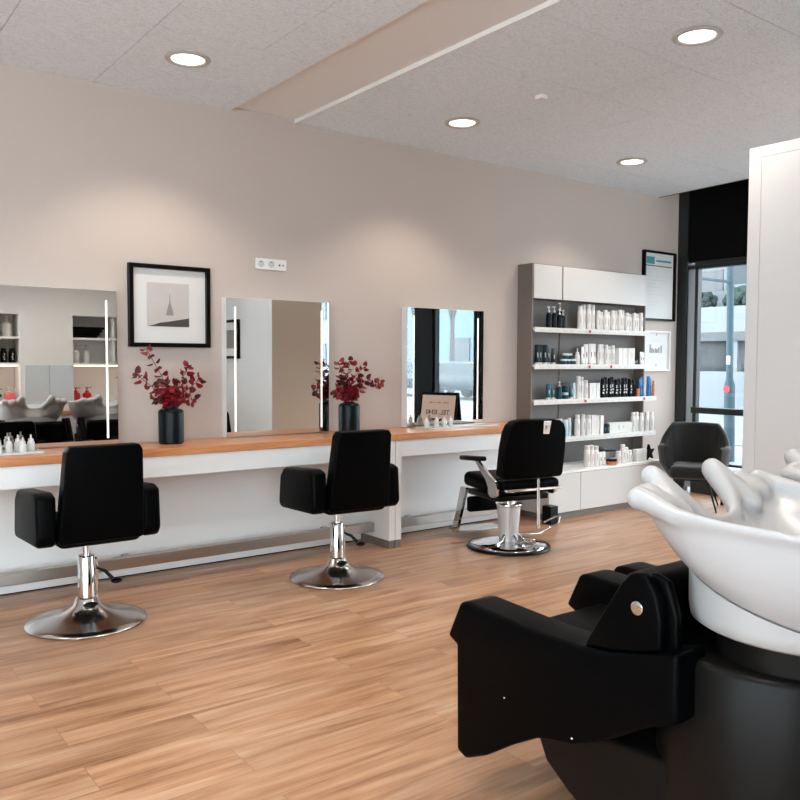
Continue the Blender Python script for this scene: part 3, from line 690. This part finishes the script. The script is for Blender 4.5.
for k, xr in ((1, 7.04), (2, 7.04), (3, 7.17), (4, 7.17)):
    z = SH[k]
    bx = MB().box(x0+.018, 7.04, 5.14, 5.32, z-.022, z-.0005)
    if xr > 7.1: bx.box(7.04, xr, 5.14, 5.199, z-.022, z-.0005)
    s = bx.build('shelf_board', 'grey_back' if 0 else 'white', t)
    MB().box(x0+.01, xr, 5.128, 5.139, z-.042, z+.002).build('price_rail', 'ticket', s)
    m = MB()
    for j in range(17):
        xx = x0+.08+j*.1
        if xx < xr-.06: m.box(xx, xx+.055, 5.1265, 5.128, z-.03, z-.018)
    m.build('price_tickets', 'print_light', s)
    m = MB()
    for xx in ([6.1] if k == 1 else [6.1, 6.42] if k == 2 else [6.05, 6.95] if k == 3 else []): m.box(xx, xx+.03, 5.1255, 5.1272, z-.034, z-.008)
    if m.bm.verts: m.build('red_ticket', 'print_red', s)
t = thing('base_cabinet', 'low white cabinet under the product shelving', 'cabinet')
MB().box(5.31, 6.99, 4.90, 5.33, .06, .412).build('body', 'white_dull', t)
MB().box(5.305, 7.0, 4.878, 5.338, .412, .431).build('top', 'white', t, bev=.001)
MB().box(5.33, 6.98, 4.915, 5.3, 0, .06).build('plinth', 'grey_side', t)
for a, b in ((5.312, 5.725), (5.731, 6.99)):
    MB().box(a, b, 4.882, 4.899, .065, .408).build('drawer_front', 'white_dull', t, bev=.0015)
bn = MB().box(-.05, .05, -.05, .05, 0, .16, .008).build('power_box', 'black', loc=(5.262, 4.82, 0)); tag(bn, 'small black box on the floor beside the low cabinet', 'box')

# ------------------------------------------------------------------ little bottles on the worktops
def tray(label, x0, x1, y0, y1):
    o = MB().box(x0, x1, y0, y1, .8605, .864).box(x0, x1, y0, y0+.004, .864, .872).box(x0, x1, y1-.004, y1, .864, .872).box(x0, x0+.004, y0, y1, .864, .872).box(x1-.004, x1, y0, y1, .864, .872).build('tray', 'clear'); tag(o, label, 'tray')
tray('clear tray under the little nozzle bottles before the left mirror', .82, 1.185, 4.99, 5.2)
spots = [(1.145, 5.13), (1.085, 5.06), (1.08, 5.16), (1.02, 5.10), (.97, 5.16), (.955, 5.06), (.9, 5.11), (.88, 5.17)]
for k, (x, y) in enumerate(spots):
    item('nozzle_bottle', 'bottle', dropper, (.088 if k % 2 else .096, .021), ('clear', 'bottle_white', 'print_grey'), (x, y, .8645), 'little clear nozzle bottle before the left mirror, %s from the right' % ORD[k], 'little nozzle bottles before the left mirror')
tray('flat white tray under the little bottles before the right mirror', 4.07, 4.83, 5.02, 5.19)
for k, (x, y) in enumerate([(4.12, 5.12), (4.165, 5.16), (4.2, 5.09), (4.25, 5.14), (4.30, 5.10), (4.335, 5.16), (4.38, 5.12)]):
    item('nozzle_bottle', 'bottle', dropper, (.08 if k % 2 else .09, .018), ('clear', 'bottle_white', 'print_grey'), (x, y, .8645), 'little nozzle bottle before the right mirror, %s from the left' % ORD[k], 'little nozzle bottles before the right mirror')

# ------------------------------------------------------------------ wash units (chair faces +y, basin behind)
def remesh(o, vox, it=6):
    md = o.modifiers.new('Remesh', 'REMESH'); md.mode = 'VOXEL'; md.voxel_size = vox; md.use_smooth_shade = True
    sm = o.modifiers.new('Smooth', 'SMOOTH'); sm.factor = .5; sm.iterations = it
    bpy.context.view_layer.update()
    me = bpy.data.meshes.new_from_object(o.evaluated_get(bpy.context.evaluated_depsgraph_get()))
    for p in me.polygons: p.use_smooth = True
    o.modifiers.clear(); old = o.data; o.data = me; me.name = o.name; bpy.data.meshes.remove(old)
    if not me.materials: me.materials.append(M['porcelain'])

def wash_unit(label, loc):
    t = thing('wash_unit', label, 'wash unit', loc, 0, 'wash units in front of the niche wall')
    # basin (local centre 0,0 is the bowl centre)
    half = [(0, .25, .965), (.06, .262, .975), (.12, .295, 1.005), (.18, .33, 1.03), (.25, .335, 1.04), (.30, .31, 1.04), (.335, .22, 1.03), (.345, .06, 1.018), (.34, -.12, 1.015), (.30, -.25, 1.015), (.16, -.31, 1.015)]
    ctrl = half+[(0, -.32, 1.015)]+[(-x, y, z) for x, y, z in half[:0:-1]]
    rim = catmull(ctrl, 6); n = len(rim); m = MB(); tb = bmesh.new()
    def skirt(p, rx, ry, z, cy=-.02):
        a = math.atan2(p.x/.35, (p.y-cy)/.33); return Vector((rx*math.sin(a), cy+ry*math.cos(a), z))
    rings = []
    for u in range(9):
        v = u/8; row_ = []
        for p in rim:
            b = skirt(p, .272, .277, 0, .02); b.z = .80+.24*b.y
            w_ = v**1.0; q = b.lerp(p, w_)
            bul = math.sin(PI*v)*.018; d = Vector((q.x, q.y, 0)).normalized(); front = max(0, min(1, (p.y-.15)/.2))
            q += d*bul*(1-front*1.2); q.z -= math.sin(PI*v)*.02
            row_.append(tb.verts.new(q))
        rings.append(row_)
    for u in range(1, 9):
        v = u/8; row_ = []
        for p in rim:
            d = Vector((p.x, p.y, 0)); b = skirt(p, .10, .10, .84, -.05)
            q = (p+(Vector((0, -.03, p.z))-p).normalized()*(.02+.035*max(0, min(1, (abs(p.x)-.2)/.08)))).lerp(b, v)
            q.z = p.z+(.84-p.z)*(v**.55); row_.append(tb.verts.new(q))
        rings.append(row_)
    for a, b in zip(rings, rings[1:]):
        for i in range(n): tb.faces.new((a[i], a[(i+1) % n], b[(i+1) % n], b[i]))
    tb.faces.new(rings[0][::-1]); tb.faces.new(rings[-1]); bmesh.ops.recalc_face_normals(tb, faces=tb.faces)
    m._merge(tb)
    rp = [tuple(p) for p in rim]+[tuple(rim[0])]
    m.tube(rp, .013, 10)
    def chain(pts, rr):
        m.tube(pts, rr, 14); m.ball(pts[-1], rr[-1], 14); m.ball(pts[0], rr[0], 14)
    for s in (-1, 1):
        chain([(s*.07, .255, .965), (s*.115, .305, 1.01), (s*.150, .385, 1.078)], [.02, .03, .035])
        chain([(s*.17, .26, .985), (s*.165, .32, 1.03), (s*.152, .38, 1.074)], [.03, .033, .034])
        chain([(s*.335, .03, 1.005), (s*.328, .18, 1.015), (s*.292, .32, 1.042)], [.014, .025, .033])
        chain([(s*.24, .28, 1.01), (s*.225, .345, 1.042)], [.034, .034])
        chain([(s*.30, .32, 1.04), (s*.23, .30, 1.02), (s*.18, .28, 1.0)], [.032, .034, .03])
    o = m.build('basin', 'porcelain', t); o.parent = None; remesh(o, .0075, 22); o.parent = t
    # skirt under the bowl with its slanted seam
    sk = MB(); tb = bmesh.new(); N_ = 64; R = []
    for rr, z in ((.252, .718), (.268, .728), (.272, .755), (.274, None)):
        r_ = []
        for i in range(N_):
            a = 2*PI*i/N_; cx, sy = math.cos(a), math.sin(a); e = 2.0
            k = (abs(cx)**e+abs(sy)**e)**(-1/e)
            y_ = k*rr*1.03*sy+.025; r_.append(tb.verts.new((k*rr*cx, y_, z if z else .80+.24*(y_+.0))))
        R.append(r_)
    for a, b in zip(R, R[1:]):
        for i in range(N_): tb.faces.new((a[i], a[(i+1) % N_], b[(i+1) % N_], b[i]))
    tb.faces.new(R[0][::-1]); tb.faces.new(R[-1]); sk._merge(tb)
    sk.build('skirt', 'porcelain_skirt', t, smooth=50)
    MB().lathe([(0, .645), (.225, .645), (.225, .72), (0, .72)], 64, c=(0, .02, 0), sy=.9).build('collar', 'pedestal', t, smooth=50)
    MB().lathe([(0, 0), (.30, 0), (.305, .01), (.305, .63), (.298, .645), (.28, .65), (0, .65)], 72, c=(.02, .10, 0)).build('pedestal', 'pedestal', t, smooth=50)
    fc = MB().lathe([(0, .9), (.022, .9), (.022, 1.03), (.016, 1.04), (0, 1.04)], 20, c=(0, -.26, 0)).build('faucet', 'black', t, smooth=50)
    MB().tube([(0, -.26, 1.03), (0, -.22, 1.06), (0, -.16, 1.06)], .009).build('faucet_lever', 'black', fc, smooth=True)
    # chair (y offset: local y + loc.y)
    dy = -loc[1]
    def Y(l): return [(y+dy, z) for y, z in l]
    side = Y([(2.045, .49), (2.0, .47), (1.995, .12), (1.95, .105), (1.86, .15), (1.75, .225), (1.64, .29), (1.5, .325), (1.4, .37), (1.26, .46), (1.17, .50), (1.17, .68), (1.26, .655), (1.37, .627), (1.5, .612), (1.65, .612), (1.95, .625), (1.985, .615)])
    for s in (-1, 1):
        MB().prism(side, s*.225, s*.36, 'x', .014, 4).build('armrest_side', 'leather_wash', t, smooth=60)
        pv = Y([(1.475, .615), (1.43, .69), (1.385, .765), (1.35, .82), (1.325, .848), (1.295, .858), (1.265, .848), (1.24, .81), (1.225, .75), (1.225, .67), (1.28, .652), (1.37, .63)])
        p = MB().prism(pv, s*.315, s*.352, 'x', .01, 4).build('pivot_cover', 'leather_wash', t, smooth=60)
        MB().lathe([(0, 0), (.018, 0), (.018, .004), (.015, .005), (0, .005)], 28, mtx=Matrix.Translation((s*.352, 1.295+dy, .765)) @ Matrix.Rotation(s*PI/2, 4, 'Y')).build('emblem_disc', 'chrome', p, smooth=50)
        MB().prism(Y([(1.46, .60), (1.38, .74), (1.33, .83), (1.28, .855), (1.235, .84), (1.205, .76), (1.20, .60)]), s*.285, s*.312, 'x', .01, 4).build('pivot_cover_inner', 'leather_wash', t, smooth=60)
    MB().box(-.222, .222, 1.425+dy, 1.88+dy, .36, .55, .045, 5).build('seat', 'leather_wash', t, smooth=60)
    bk = MB().box(-.275, .275, 1.31+dy, 1.42+dy, .42, .825, .04, 5)
    bk.build('backrest', 'leather_wash', t, smooth=60)
    MB().prism(Y([(2.03, .42), (1.99, .12), (1.93, .11), (1.93, .42)]), -.222, .222, 'x', .012, 3).build('leg_rest', 'leather_wash', t, smooth=60)
    MB().prism(Y([(1.78, .30), (1.755, .25), (1.71, .16), (1.62, .10), (1.52, .05), (1.45, 0), (1.1, 0), (1.1, .33), (1.3, .33)]), -.24, .24, 'x', .012, 3).build('base', 'pedestal', t, smooth=60)
    for yy, zz in ((1.77, .37), (1.5, .345)):
        MB().ball((-.361, yy+dy, zz), .004, 8).build('screw', 'chrome', t, smooth=True)
    return t
wu = wash_unit('black wash chair with white porcelain basin, nearest, at the lower right', (2.10, 1.02, 0))
wu2 = dup(wu, (2.89, 1.02, 0), 0, 'white porcelain wash basin unit farther right, mostly behind the nearest one')

# ------------------------------------------------------------------ velvet tub chair by the window
t = thing('tub_armchair', 'charcoal velvet tub armchair with channel stitching by the window', 'armchair', (6.97, 4.55, 0), 0)
def tub():
    m = MB(); tb = bmesh.new(); n = 44; inner = []; outer = []; prof = []
    for i in range(n+1):
        a = math.radians(-128+256*i/n)        # 0 is the back centre
        rr = .29+.012*abs(math.cos(2*a)); c = math.cos(a)
        ht = .615 if abs(a) > 1.35 else .615+.205*min(1, max(0, (1.35-abs(a))/.55))**.8
        flute = .018*abs(math.sin(i*PI/2.0)) if abs(a) < 1.15 else 0
        prof.append((a, rr, ht, flute))
    cols = []
    for a, rr, ht, fl in prof:
        dx, dy_ = math.sin(a), -math.cos(a); col = []
        for r, z in ((rr-.11, .36), (rr-.055+fl, .44), (rr-.02+fl, ht-.03), (rr+.0, ht), (rr+.03, ht+.008), (rr+.055, ht-.02), (rr+.035, .45), (rr-.06, .30), (rr-.12, .29)):
            col.append(tb.verts.new((dx*r, dy_*r, z)))
        cols.append(col)
    for a, b in zip(cols, cols[1:]):
        for i in range(len(a)): tb.faces.new((a[i], b[i], b[(i+1) % len(a)], a[(i+1) % len(a)]))
    tb.faces.new(cols[0]); tb.faces.new(cols[-1][::-1]); bmesh.ops.recalc_face_normals(tb, faces=tb.faces)
    m._merge(tb); return m
tub().build('shell', 'velvet', t, smooth=60)
MB().box(-.22, .22, -.22, .27, .31, .435, .05, 5).build('seat', 'velvet', t, smooth=60)
MB().box(-.16, .16, -.16, .16, .285, .312).build('under_frame', 'black', t)
for sx in (-1, 1):
    for sy in (-1, 1):
        MB().tube([(sx*.14, sy*.14, .30), (sx*.235, sy*.235, 0.004)], [.012, .008]).build('leg', 'black', t)
t.rotation_euler = (0, 0, math.radians(120)); t.scale = (.94, .94, .98)
t = thing('side_table', 'low glass side table with thin black frame beside the armchair', 'table', (7.53, 4.28, 0))
MB().box(-.2, .2, -.2, .2, .405, .415).build('table_top', 'white_cool', t)
m = MB().box(-.205, .205, -.205, .205, .388, .4045)
for sx in (-1, 1):
    for sy in (-1, 1): MB().box(sx*.19-.01, sx*.19+.01, sy*.19-.01, sy*.19+.01, 0, .388).build('leg', 'black', t)
m.build('frame', 'black', t)

# ------------------------------------------------------------------ things seen in the mirrors
t = thing('folding_sign', 'black folding sign board with a pale poster, standing by the street window', 'sign', (7.28, 1.78, 0), math.radians(252))
sl = .17
def leaf(sgn):
    return Matrix.Translation((0, 0, .97)) @ Matrix.Rotation(sgn*sl*-1, 4, 'X') @ Matrix.Translation((0, 0, -.97))
MB().box(-.3, .3, -.015, .005, .02, .97, mtx=leaf(1)).build('front_board', 'black_matte', t)
MB().box(-.3, .3, .006, .02, .02, .97, mtx=leaf(-1)).build('rear_board', 'black_matte', t)
MB().box(-.27, .27, -.018, -.0155, .08, .93, mtx=leaf(1)).build('poster', 'pink_paper', t)
MB().tube([(-.27, -.12, .35), (-.27, .12, .35)], .006).build('stay', 'frame_silver', t)
def sign_text(s, size, z, mt, nm):
    o = text_mesh(nm, s, size, mt, (0, 0, 0), (0, 0, 0), t, .001)
    o.matrix_local = leaf(1) @ Matrix.Translation((0, -.0195, z)) @ Matrix.Rotation(PI/2, 4, 'X')
sign_text('TEL. 0340', .095, .66, 'black', 'sign_text'); sign_text('07', .30, .40, 'black', 'sign_number')
m = MB()
for k in range(14): m.box(-.16+k*.024, -.145+k*.024, -.0195, -.0185, .82+.006*math.sin(k*2), .832+.006*math.sin(k*1.3), mtx=leaf(1))
m.build('script_line', 'print_red', t)
# picture on the partition
t = thing('partition_picture', 'black-framed picture hanging on the white partition', 'picture', (PX-.001, 1.35, 1.655))
W, H, bw = .36, .23, .03
MB().box(-.035, 0, -W, W, H-bw, H).box(-.035, 0, -W, W, -H, -H+bw).box(-.035, 0, -W, -W+bw, -H+bw, H-bw).box(-.035, 0, W-bw, W, -H+bw, H-bw).build('frame', 'black', t)
MB().box(-.012, -.002, -W+bw, W-bw, -H+bw, H-bw).build('mount', 'paper', t)
MB().box(-.014, -.0125, -.24, .24, -.11, .11).build('print', 'print_grey', t)
# niche goods
def put(shape, args, mats, x, z, nm, cat, lab, grp, y=.12): item(nm, cat, shape, args, mats, (x, y, z), lab, grp, PI)
put(pump, (.24, .05), ('bottle_white',)*3, 2.08, 1.7755, 'pump_bottle', 'bottle', 'large white pump bottle in the upper left niche, nearer the middle of the wall', 'white pump bottles in the niches')
put(pump, (.24, .05), ('bottle_white',)*3, 1.93, 1.7755, 'pump_bottle', 'bottle', 'large white pump bottle in the upper left niche, farther from the middle of the wall', 'white pump bottles in the niches')
for k, x in enumerate((2.13, 2.04, 1.95)):
    put(can, (.17, .036), ('bottle_black', 'bottle_black', 'print_light'), x, 1.4705, 'black_bottle', 'bottle', 'black bottle with silver print in the lower left niche, %s from its right end' % ORD[k], 'black bottles in the left niche')
for k, x in enumerate((2.86, 2.98)):
    put(pump, (.22, .036), ('bottle_white',)*3, x, 1.4705, 'pump_bottle', 'bottle', 'white pump bottle in the lower right niche, %s from its left end' % ORD[k], 'white pump bottles in the right niche')
    put(pump, (.2, .05), ('bottle_red', 'bottle_red', 'bottle_red'), x+(.0 if k else -.015), .9705, 'pump_bottle', 'bottle', 'red pump bottle on the ledge, %s from the left end of the right niche' % ORD[k], 'red pump bottles in the right niche')
put(can, (.1, .025), ('amber', 'bottle_black', 'amber'), 3.3, 1.4705, 'amber_bottle', 'bottle', 'small amber bottle in the lower right niche', 'amber bottles in the niches')
put(pump, (.22, .06), ('bottle_pink', 'bottle_white', 'bottle_pink'), 2.1, .9705, 'pump_bottle', 'bottle', 'large pink pump bottle under the left niche light', 'pink pump bottles')
put(pump, (.2, .045), ('bottle_black', 'bottle_black', 'print_light'), 1.97, .9705, 'pump_bottle', 'bottle', 'black pump bottle under the left niche light', 'black pump bottles')
tw = MB()
for k in range(4): tw.box(2.81, 3.1+.03*k, .0, .2, 1.776+k*.035, 1.808+k*.035, .012, 3)
tag(tw.build('folded_towels', 'black_matte', smooth=60), 'stack of folded black towels in the upper right niche', 'towels')

# ------------------------------------------------------------------ street
struct(MB().box(7.95, 60, -45, 60, -.12, -.02).build('ground', 'pavement'))
struct(MB().box(13, 19.5, -45, 60, -.02, -.005).build('road', 'road'))
def house(name, label, x, y0, y1, h, m, floors=2, step=3.2, win='win_dark'):
    t = thing(name, label, 'building', (x, y0, -.02))
    MB().box(0, 8, 0, y1-y0, 0, h).build('wall', m, t)
    for fl in range(floors):
        k = 0; y = 1.0
        while y < y1-y0-1.6:
            wn = MB().box(-.08, .0, y, y+1.2, 1.2+fl*3, 2.6+fl*3).build('window', win, t)
            MB().box(-.12, -.08, y-.08, y+1.28, 1.1+fl*3, 1.19+fl*3).build('sill', 'stucco', wn)
            y += step; k += 1
    return t
house('white_house', 'white stuccoed house across the street, seen through the window', 27, 11, 36, 9, 'stucco', 3)
house('grey_house', 'grey house standing right of the white one across the street', 26, 4, 10.6, 8, 'stucco_grey', 3)
house('pale_blue_house', 'pale blue-white house across the street, seen in the right mirror', 27, -25, -17.6, 5, 'stucco_blue', 1)
house('long_house', 'long pale house across the street, seen in the middle mirror', 29, -48, -31, 8, 'stucco', 2)
for k, z in enumerate((5.2, 6.6)):
    pts = [(26.3-.25*math.sin(j*.55), 12+j*.5, z+.18*math.sin(j*.9)) for j in range(44)]
    tag(MB().tube(pts, .12, 6).build('balcony_rail', 'stucco_blue'), ['lower wavy teal balcony edge on the white house', 'upper wavy teal balcony edge on the white house'][k], 'balcony')
t = thing('terrace', 'raised white terrace with dark parking bays in front of the white house', 'terrace', (25, 11, -.02))
MB().box(0, 1.8, 0, 25, 2.3, 3.3).build('parapet', 'stucco', t)
MB().box(1.6, 1.8, 0, 25, 0, 2.3).build('bay_wall', 'win_dark', t)
MB().box(-.05, 0, 0, 25, 2.15, 2.45).build('fascia', 'stucco_grey', t)
for k in range(14): MB().box(.0, .25, k*1.9, k*1.9+.3, 0, 2.3).build('post', 'stucco', t)
m = MB()
for k in range(10): m.box(0, .15, 10.5+k*2.4, 12.8+k*2.4, 0, 1.15)
tag(m.build('garden_wall', 'stucco', loc=(23.5, 0, -.02)), 'low white garden wall of separate panels across the street', 'wall')
struct(MB().box(-.12, 7.83, -4.6, -4.4, -.12, -.02).build('trim_9', 'pavement'))
t = thing('pavilion', 'low white pavilion with teal glazing across the street, left in the right mirror', 'building', (30, -30, -.02))
MB().box(0, 5, 0, 4.6, 0, 4.2).build('wall', 'stucco', t)
MB().box(-.1, 0, .3, 4.3, .4, 1.7).build('glazing', 'glass_teal', t)
for k, (y, s_) in enumerate([(17.4, .9), (15.1, .55), (20.5, .8)]):
    m = MB(); rnd = random.Random(k)
    for j in range(160):
        a = rnd.uniform(0, 2*PI); b = rnd.uniform(0, PI/2); d = Vector((math.cos(a)*math.cos(b), math.sin(a)*math.cos(b), math.sin(b)))*s_*rnd.uniform(.8, 1)
        m.ball((d.x*.7, d.y*1.3, d.z*.9), .13, 6)
    tag(m.build('hedge_bush', 'hedge', loc=(25.9, y, 3.41)), ['large round bush on the terrace, left of the lamp post', 'smaller round bush on the terrace, just left of the lamp post', 'bush on the terrace farthest left, near the window frame'][k], 'bush')
t = thing('street_lamp_post', 'teal street lamp post with stickers outside the window', 'lamp post', (10.7, 6.42, -.02)); t.rotation_euler = (math.radians(-1), 0, 0)
MB().lathe([(0, 0), (.074, 0), (.074, 1.1), (.048, 1.2), (.045, 7), (0, 7)], 24).build('post', 'teal_metal', t, smooth=40)
MB().box(-.9, .0, -.02, .02, 2.55, 2.58).build('sign_arm', 'teal_metal', t)
MB().box(-.03, .0, .1, .5, 2.45, 2.75).build('street_sign', 'stucco_grey', t)
MB().lathe([(0, 0), (.05, 0), (.05, .003), (0, .003)], 20, mtx=Matrix.Translation((-.078, -.0, 1.05)) @ Matrix.Rotation(-PI/2, 4, 'Y') @ Matrix.Rotation(0, 4, 'X')).build('round_sticker', 'print_red', t)
MB().box(-.056, -.04, -.03, .02, 1.4, 1.52).build('sticker', 'paper', t)
tag(MB().lathe([(0, 0), (.07, 0), (.07, .88), (.05, .92), (0, .93)], 20).build('bollard', 'stucco', smooth=40, loc=(11.4, 6.55, -.02)), 'white bollard on the pavement beside the teal lamp post', 'bollard')
def tree(x, y, h, label, seed):
    t = thing('bare_tree', label, 'tree', (x, y, -.02), 0, 'bare winter trees across the street'); rnd = random.Random(seed); m = MB(); tw_ = MB()
    m.tube([(0, 0, 0), (.05, 0, h*.25), (0, .05, h*.45)], [.16, .12, .09], 8)
    def grow(p, d, l, r, lv):
        q = p+d*l; (m if lv > 2 else tw_).tube([p, (p+q)/2+Vector((rnd.uniform(-1, 1), rnd.uniform(-1, 1), 0))*l*.06, q], [r, r*.8, r*.6], 4, caps=False)
        if lv == 0: return
        for _ in range(3 if lv > 1 else 4):
            e = (d+Vector((rnd.uniform(-.8, .8), rnd.uniform(-.8, .8), rnd.uniform(-.3, .6)))).normalized(); grow(q, e, l*.72, r*.6, lv-1)
    for _ in range(5): grow(Vector((0, .05, h*.44)), Vector((rnd.uniform(-.7, .7), rnd.uniform(-.7, .7), 1)).normalized(), h*.17, .075, 4)
    m.build('trunk', 'bark', t); tw_.build('twigs', 'bark', t)
tree(22.0, -15.2, 7, 'bare tree across the street, left one in the right mirror', 3)
tree(24.5, -20.5, 7, 'bare tree across the street, right one in the right mirror', 5)
tree(22.5, 8.5, 7, 'bare tree in front of the grey house across the street', 9)
def car(loc, label, m_):
    t = thing('parked_car', label, 'car', loc, PI/2)
    MB().prism([(-2.1, .35), (2.1, .35), (2.15, .75), (1.3, .9), (.7, 1.4), (-1.2, 1.42), (-1.9, .95), (-2.15, .85)], -.85, .85, 'y', .06, 2).build('body', m_, t, smooth=40)
    MB().prism([(1.15, .92), (.65, 1.33), (-1.1, 1.35), (-1.6, .95)], -.87, .87, 'y').build('side_windows', 'win_dark', t)
    for sx in (-1.3, 1.35):
        for sy in (-.8, .8): MB().lathe([(0, -.1), (.31, -.1), (.32, 0), (.31, .1), (0, .1)], 24, mtx=Matrix.Translation((sx, sy, .32)) @ Matrix.Rotation(PI/2, 4, 'X')).build('wheel', 'black', t, smooth=40)
car((20.8, -12.4, -.02), 'dark parked car across the street, seen in the right mirror', 'car_dark')
car((20.8, -17.6, -.02), 'teal parked car across the street, seen in the right mirror', 'teal_metal')
car((20.8, 9.3, -.02), 'silver parked car across the street, below the grey house', 'frame_silver')

# ------------------------------------------------------------------ world, colour
w = bpy.data.worlds.new('sky'); sc.world = w; w.use_nodes = True
bg = w.node_tree.nodes['Background']; bg.inputs['Color'].default_value = (.83, .925, 1.0, 1); bg.inputs['Strength'].default_value = 4.8
sc.view_settings.view_transform = 'Standard'; sc.view_settings.look = 'None'; sc.view_settings.gamma = 1; sc.view_settings.use_curve_mapping = False
sc.view_settings.exposure = 0.82
sc.cycles.use_denoising = True; sc.cycles.max_bounces = 10; sc.cycles.diffuse_bounces = 5; sc.cycles.glossy_bounces = 5; sc.cycles.transparent_max_bounces = 12
sc.cycles.sample_clamp_indirect = 6; sc.cycles.caustics_reflective = False; sc.cycles.caustics_refractive = False
